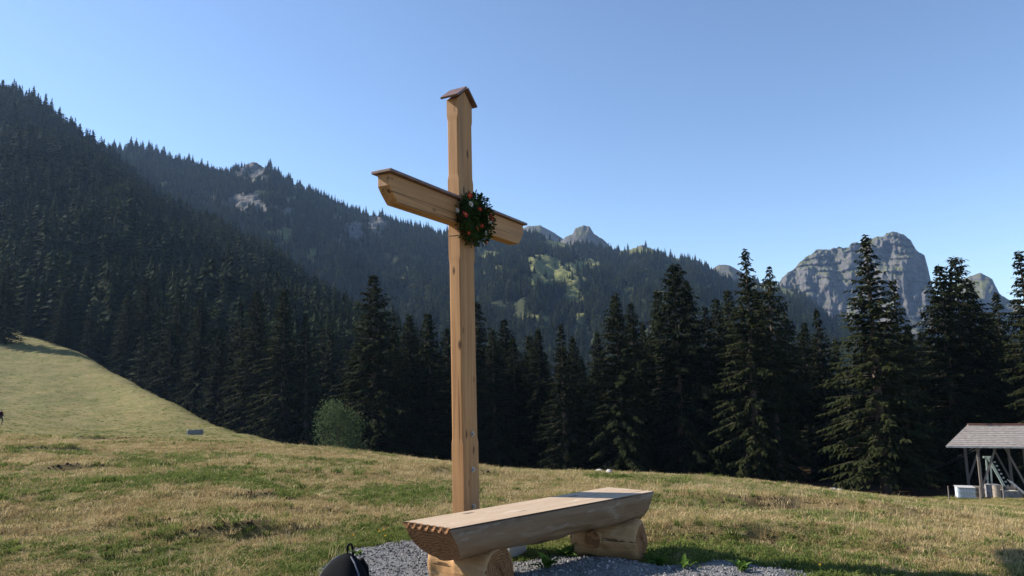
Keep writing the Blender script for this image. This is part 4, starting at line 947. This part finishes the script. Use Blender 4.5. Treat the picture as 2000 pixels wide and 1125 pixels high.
for i in range(5): MB().box((.03*(i % 3), .02*(i % 2), .08+i*.16), (1.9, .8, .13), rz=.03*(i % 2)).build('board', MAT['greywood'], o)
o, v = in_shed('winch', 1972, 966, 1.6, 'low dark winch with a drum and pale cover beneath the shelter', 'winch')
MB().box((0, 0, .25), (1.4, .8, .5)).build('bed', MAT['drum'], o, bevel=.03); MB().tube([(-.5, 0, .65), (-.45, 0, .65), (-.44, 0, .65), (.3, 0, .65), (.31, 0, .65), (.36, 0, .65)], [.34, .34, .2, .2, .34, .34], 16).build('cable_drum', simple('dark_steel', (.06, .055, .055), .5, .4), o)
MB().rings([[(x, y, z) for x, y in ((-.6, -.45), (.5, -.45), (.5, .1), (-.6, .1))] for z in (.5, .62)]).build('cover', simple('tarp', (.5, .46, .4), .8, .2), o, bevel=.05)
o, v = in_shed('ladder_rack', 1990, 965, .8, 'white metal rack leaning at the end of the winch', 'rack')
for i in (-1, 1): MB().bar((-.5, i*.4, 1.25), (.55, i*.4, .1), .07).build('rail', simple('white_rail', (.6, .58, .55), .5, .3), o)
for i in range(5): q = i/4; MB().bar((-.5+1.05*q, -.4, 1.25-1.15*q), (-.5+1.05*q, .4, 1.25-1.15*q), .05).build('rung', MAT['zinc'], o)
for i, (px, py) in enumerate(((1853, 968), (1915, 974), (1961, 979))):
    x_, y_ = at_r(px, py, 60.5)[:2]; fp = tag(empty('fence_post', (x_, y_, gz(x_, y_)), .3*i), ['thin weathered fence post standing free left of the caged tank', 'thin grey fence post in front of the shelter brace', 'thin grey fence post in front of the winch'][i].replace(' left of', ' away from'), 'fence post')
    MB().bar((0, 0, -.2), (.02, 0, .95), .06).build('stake', MAT['greywood'], fp); MB().bar((.02, -.04, .8), (.02, -.04, .87), .03).build('insulator', MAT['pack'], fp)
for i, (x0_, y0_) in enumerate(((1825, 940), (1838, 948))):
    p0 = e0[:2]+sx_*2.6+sy_*2.6; A0 = Vector((p0[0], p0[1], ze-.25-.2*i)); Bp = at_r(x0_-110, y0_+12, 75+3*i); B0 = Vector((Bp[0], Bp[1], gz(Bp[0], Bp[1])+.5))
    MB().tube([A0.lerp(B0, t)-Vector((0, 0, 2.2*t*(1-t))) for t in np.linspace(0, 1, 10)], .02, 5).build('ropeway_cable', simple('cable_steel', (.10, .10, .105), .5, .4, .5), None)
    tag(bpy.data.objects['ropeway_cable' if i == 0 else 'ropeway_cable.001'], ['upper dark steel cable running from the shelter into the trees', 'lower dark steel cable running from the shelter into the trees'][i], 'cable')

# ------------------------------------------------------------------ weeds with broad leaves and yellow flowers
MAT['weed'] = mat_leaf('dock_leaves', (.055, .105, .02), (.13, .21, .045), .35); MAT['yellow'] = simple('yellow_petals', (.5, .3, .015), .6, .2)
def leaf_mesh(seed):
    g = random.Random(seed); V = []; Fc = []; n = 7
    for i in range(n):
        t = i/(n-1); wd = math.sin(min(1, t*1.05+.06)*math.pi)**.8*.20*(1+g.uniform(-.15, .15)); z = .75*t-.75*t*t*g.uniform(.75, .95); V += [(t, -wd, z+.06), (t, 0, z), (t, wd, z+.06)]
    for i in range(n-1): k = i*3; Fc += [(k, k+1, k+4, k+3), (k+1, k+2, k+5, k+4)]
    return mesh_from('leaf', V, Fc, True)
LEAVES = [leaf_mesh(i) for i in range(4)]
for m in LEAVES: m.materials.append(MAT['weed'])
def weed(px, py, n, size, label):
    x, y = onz(px, py, 0)[:2]; z = top_z(x, y); o = tag(empty('weed_plant', (x, y, z)), label, 'plant'); g = random.Random(px)
    for i in range(n):
        l = link('leaf', LEAVES[i % 4], None, o, (g.uniform(-.03, .03), g.uniform(-.03, .03), .0)); s = size*g.uniform(.6, 1.15); l.scale = (s, s, s); l.rotation_euler = (g.uniform(-.25, .25), g.uniform(-.95, -.05), i*2.4+g.uniform(-.3, .3))
weed(1066, 1118, 13, .15, 'broad-leaved green weed growing in gravel between the bench legs')
weed(1108, 1084, 16, .16, 'bushy green weed at the gravel edge against the stubbed log')
weed(1287, 1096, 15, .15, 'leafy weed growing beside the outer end of the stubbed log')
weed(1340, 1108, 9, .10, 'small leafy weed on the gravel rim away from the bench')
weed(700, 1084, 7, .08, 'tiny green sprout on the gravel beside the backpack')
weed(1022, 1093, 8, .07, 'small sprout on the gravel beside the grey foundation')
weed(1450, 1112, 11, .11, 'leafy tuft where the gravel rim meets the meadow')
for i, (px, py) in enumerate(((740, 1038), (749, 1036), (752, 1048), (690, 1046), (1603, 1105), (1672, 1096))):
    x, y = onz(px, py+12, 0)[:2]; z = gz(x, y); o = tag(empty('yellow_flower', (x, y, z)), 'small yellow wildflower on a thin stem in green grass', 'flower', 'yellow wildflowers')
    MB().tube([(0, 0, 0), (.005, 0, .05), (0, .01, .10)], .0025, 5).build('stem', MAT['weed'], o)
    fl = link('petals', rosette(8, .012, .3, i), MAT['yellow'], o, (0, .01, .10)); fl.rotation_euler = (-1.1, 0, 0)

# ------------------------------------------------------------------ grass, stones, clods
def blades(seed, n, spread, hmin, hmax, wd, bend, mat, upright=.5):
    g = random.Random(seed); V = []; Fc = []
    for i in range(n):
        a = g.uniform(0, 6.28); q = spread*math.sqrt(g.random()); x, y = math.cos(a)*q, math.sin(a)*q; h = g.uniform(hmin, hmax); b = g.uniform(0, 6.28); l = g.uniform(.2, 1)*bend*h; dx, dy = math.cos(b), math.sin(b)
        w_ = wd*g.uniform(.6, 1.3)*.5; c = g.uniform(0, 6.28); wx, wy = math.cos(c)*w_, math.sin(c)*w_; k = len(V)
        V += [(x-wx, y-wy, -.015), (x+wx, y+wy, -.015), (x+dx*l*.35+wx*.8, y+dy*l*.35+wy*.8, h*.6), (x+dx*l*.35-wx*.8, y+dy*l*.35-wy*.8, h*.6), (x+dx*l, y+dy*l, h*(1-.3*min(1, bend*.6)))]
        Fc += [(k, k+1, k+2, k+3), (k+3, k+2, k+4)]
    m = mesh_from('grass_clump', V, Fc); m.materials.append(mat); return m
def mat_grass(name, stops):
    k = NT(name); r = k.rnd(); f = k.noise(k.pos(), 14, 3, .6)
    c = k.ramp(k.math('ADD', k.math('MULTIPLY', r, .6), k.math('MULTIPLY', f, .4)), stops); k.col(c, .8, .1)
    t = k.n('ShaderNodeBsdfTranslucent'); k.l(c, t.inputs[0]); mx = k.n('ShaderNodeMixShader'); mx.inputs[0].default_value = .35
    k.l(k.p.outputs[0], mx.inputs[1]); k.l(t.outputs[0], mx.inputs[2]); k.l(mx.outputs[0], k.out.inputs[0]); return k.m
MAT['dry'] = mat_grass('dry_grass', [(.1, (.23, .155, .072)), (.45, (.40, .295, .145)), (.8, (.56, .45, .25))])
MAT['olive'] = mat_grass('olive_grass', [(.1, (.17, .148, .052)), (.5, (.27, .235, .088)), (.9, (.37, .32, .135))])
MAT['green'] = mat_grass('green_grass', [(.1, (.07, .10, .022)), (.5, (.135, .17, .042)), (.9, (.215, .23, .07))])
MAT['straw'] = mat_grass('straw', [(.1, (.32, .235, .12)), (.9, (.50, .40, .23))])
GM = [blades(1, 46, .10, .02, .06, .005, 1.2, MAT['dry']), blades(2, 46, .11, .025, .075, .005, 1.3, MAT['dry']), blades(3, 46, .10, .02, .065, .005, .9, MAT['olive']), blades(4, 46, .09, .025, .07, .006, .8, MAT['green']), blades(5, 26, .06, .03, .09, .013, 1.0, MAT['green']), blades(6, 12, .09, .10, .26, .004, .8, MAT['straw']), blades(7, 9, .10, .06, .17, .004, 1.1, MAT['straw'])]
gg = np.random.default_rng(12); PX = []; PY = []; SCL = []
for r0_, r1_, dens, sc_ in ((3.2, 8, 300, .9), (8, 13, 150, 1.15), (13, 20, 75, 1.35), (20, 34, 32, 1.6), (34, 62, 13, 1.8), (62, 120, 5, 2.1), (120, 245, 1.8, 2.5)):
    ha = math.radians(46); n = int(ha*(r1_**2-r0_**2)*dens); a = gg.uniform(-ha, ha, n); r = np.sqrt(gg.uniform(r0_**2, r1_**2, n)); PX.append(np.sin(a)*r); PY.append(np.cos(a)*r); SCL.append(np.full(n, sc_))
PX = np.concatenate(PX); PY = np.concatenate(PY); SCL = np.concatenate(SCL)
sd_ = gravel_sd(PX, PY); keep = ((sd_ < .02) | ((gg.random(len(PX)) < .015) & (sd_ < .5))) & (floorness(PX, PY) < .6) & (gg.random(len(PX)) > soilness(PX, PY)*1.3)
PX, PY, SCL, sd_ = PX[keep], PY[keep], SCL[keep], sd_[keep]; n = len(PX); gr = greenness(PX, PY); u = gg.random(n)
idx = np.where(u < gr*.95, np.where(gg.random(n) < .3, 4, 3), np.where(gg.random(n) < .33, 2, np.where(gg.random(n) < .5, 0, 1)))
rr_ = np.hypot(PX, PY); idx = np.where((rr_ > 34) & (gg.random(n) < .55), 2, idx)
st = fbm(PX/1.1, PY/1.1, 87, 3); stc = np.zeros(n)
for a, b, w_ in [(*ground_pt(p, q), w_) for p, q, w_ in ((560, 1075, .55), (600, 1110, .35), (30, 940, 1.2), (1700, 1000, 2.5), (1850, 1015, 2.5), (1950, 1080, .9), (1480, 970, 2.5), (1620, 985, 2))]: stc = stc + .22*np.exp(-((PX-a)**2+(PY-b)**2)/w_**2)
sel = gg.random(n) < (.003 + .01*sst(.6, .8, st) + .45*stc)*np.where(rr_ < 8, .8, .6)*(rr_ < 45); idx = np.where(sel, np.where(gg.random(n) < .45, 5, 6), idx)
SCL = SCL*gg.uniform(.7, 1.3, n); SCL = np.where(sel, np.minimum(SCL, 1.0), SCL); hsc = np.where(sel, 1, (.25+.85*fbm(PX/.9, PY/.9, 33, 3)))
S = np.stack([SCL, SCL, SCL*hsc*np.where(rr_ > 30, .55, 1)], -1); RT = gg.uniform(-.18, .18, (n, 3)); RT[:, 2] = gg.random(n)*6.28
Zg = ground_z(PX, PY)
tag(gn_scatter('meadow_grass', np.stack([PX, PY, Zg], -1), S, RT, idx, GM), 'short dry tan and green grass covering the alpine meadow', 'grass', kind='stuff')
def pebble(seed, mat):
    bm = bmesh.new(); bmesh.ops.create_icosphere(bm, subdivisions=1, radius=1); g = random.Random(seed)
    for v in bm.verts: v.co = Vector((v.co.x*1.1, v.co.y*.9, v.co.z*.7))*g.uniform(.75, 1.2)
    m = bpy.data.meshes.new('pebble'); bm.to_mesh(m); bm.free(); m.materials.append(mat); return m
k = NT('gravel_stone'); k.col(k.ramp(k.rnd(), [(.1, (.07, .07, .072)), (.5, (.15, .147, .145)), (.85, (.23, .22, .21)), (1, (.36, .345, .33))]), .85, .25); MAT['stone'] = k.m
n = 34000; x = gg.uniform(-2.4, 3.2, n); y = gg.uniform(3.6, 7.4, n); sd_ = gravel_sd(x, y); keep = (sd_ > .03) | ((sd_ > -.12) & (gg.random(n) < .2)); x, y = x[keep], y[keep]; n = len(x)
sz = .004+.011*gg.random(n)**2.5; z = np.maximum(gravel_z(x, y), ground_z(x, y))+sz*.2
tag(gn_scatter('gravel_stones', np.stack([x, y, z], -1), np.repeat(sz[:, None], 3, 1), gg.uniform(0, 6.28, (n, 3)), gg.integers(0, 3, n), [pebble(i, MAT['stone']) for i in range(3)]), 'loose grey gravel stones around the bench and cross', 'gravel', kind='stuff')
# soil clods along the broken turf edges
cx = []; cs = []
for sx, sy, w_, dd in _sc:
    m_ = int(26*w_*dd*8); u = math.hypot(sx, sy); ex, ey = sx/u, sy/u; s_ = gg.normal(0, w_*.4, m_); t_ = gg.normal(-.05*w_, .09*w_, m_)
    cx.append(np.stack([sx+ex*t_+ey*s_, sy+ey*t_-ex*s_], -1)); cs.append(gg.uniform(.006, .02, m_)*min(1.6, u/12+.5))
cx = np.concatenate(cx); cs = np.concatenate(cs); k = NT('soil_clod'); k.col(k.ramp(k.rnd(), [(0, (.028, .017, .010)), (1, (.075, .048, .028))]), .95, .1)
tag(gn_scatter('soil_clods', np.stack([cx[:, 0], cx[:, 1], ground_z(cx[:, 0], cx[:, 1])], -1), np.repeat(cs[:, None], 3, 1), gg.uniform(0, 6.28, (len(cs), 3)), gg.integers(0, 3, len(cs)), [pebble(20+i, k.m) for i in range(3)]), 'dark crumbly soil clods along broken turf edges', 'soil', kind='stuff')

# ------------------------------------------------------------------ haze
k = NT('haze_air'); k.t.nodes.remove(k.p); pv = k.n('ShaderNodeVolumePrincipled'); pv.inputs['Color'].default_value = (.42, .64, 1, 1); pv.inputs['Density'].default_value = .000075; pv.inputs['Anisotropy'].default_value = .25
k.l(pv.outputs[0], k.out.inputs['Volume'])
hb = MB().box((0, 1000, 225), (9000, 8000, 540)); hz_ = hb.build('haze', k.m); tag(hz_, kind='stuff')
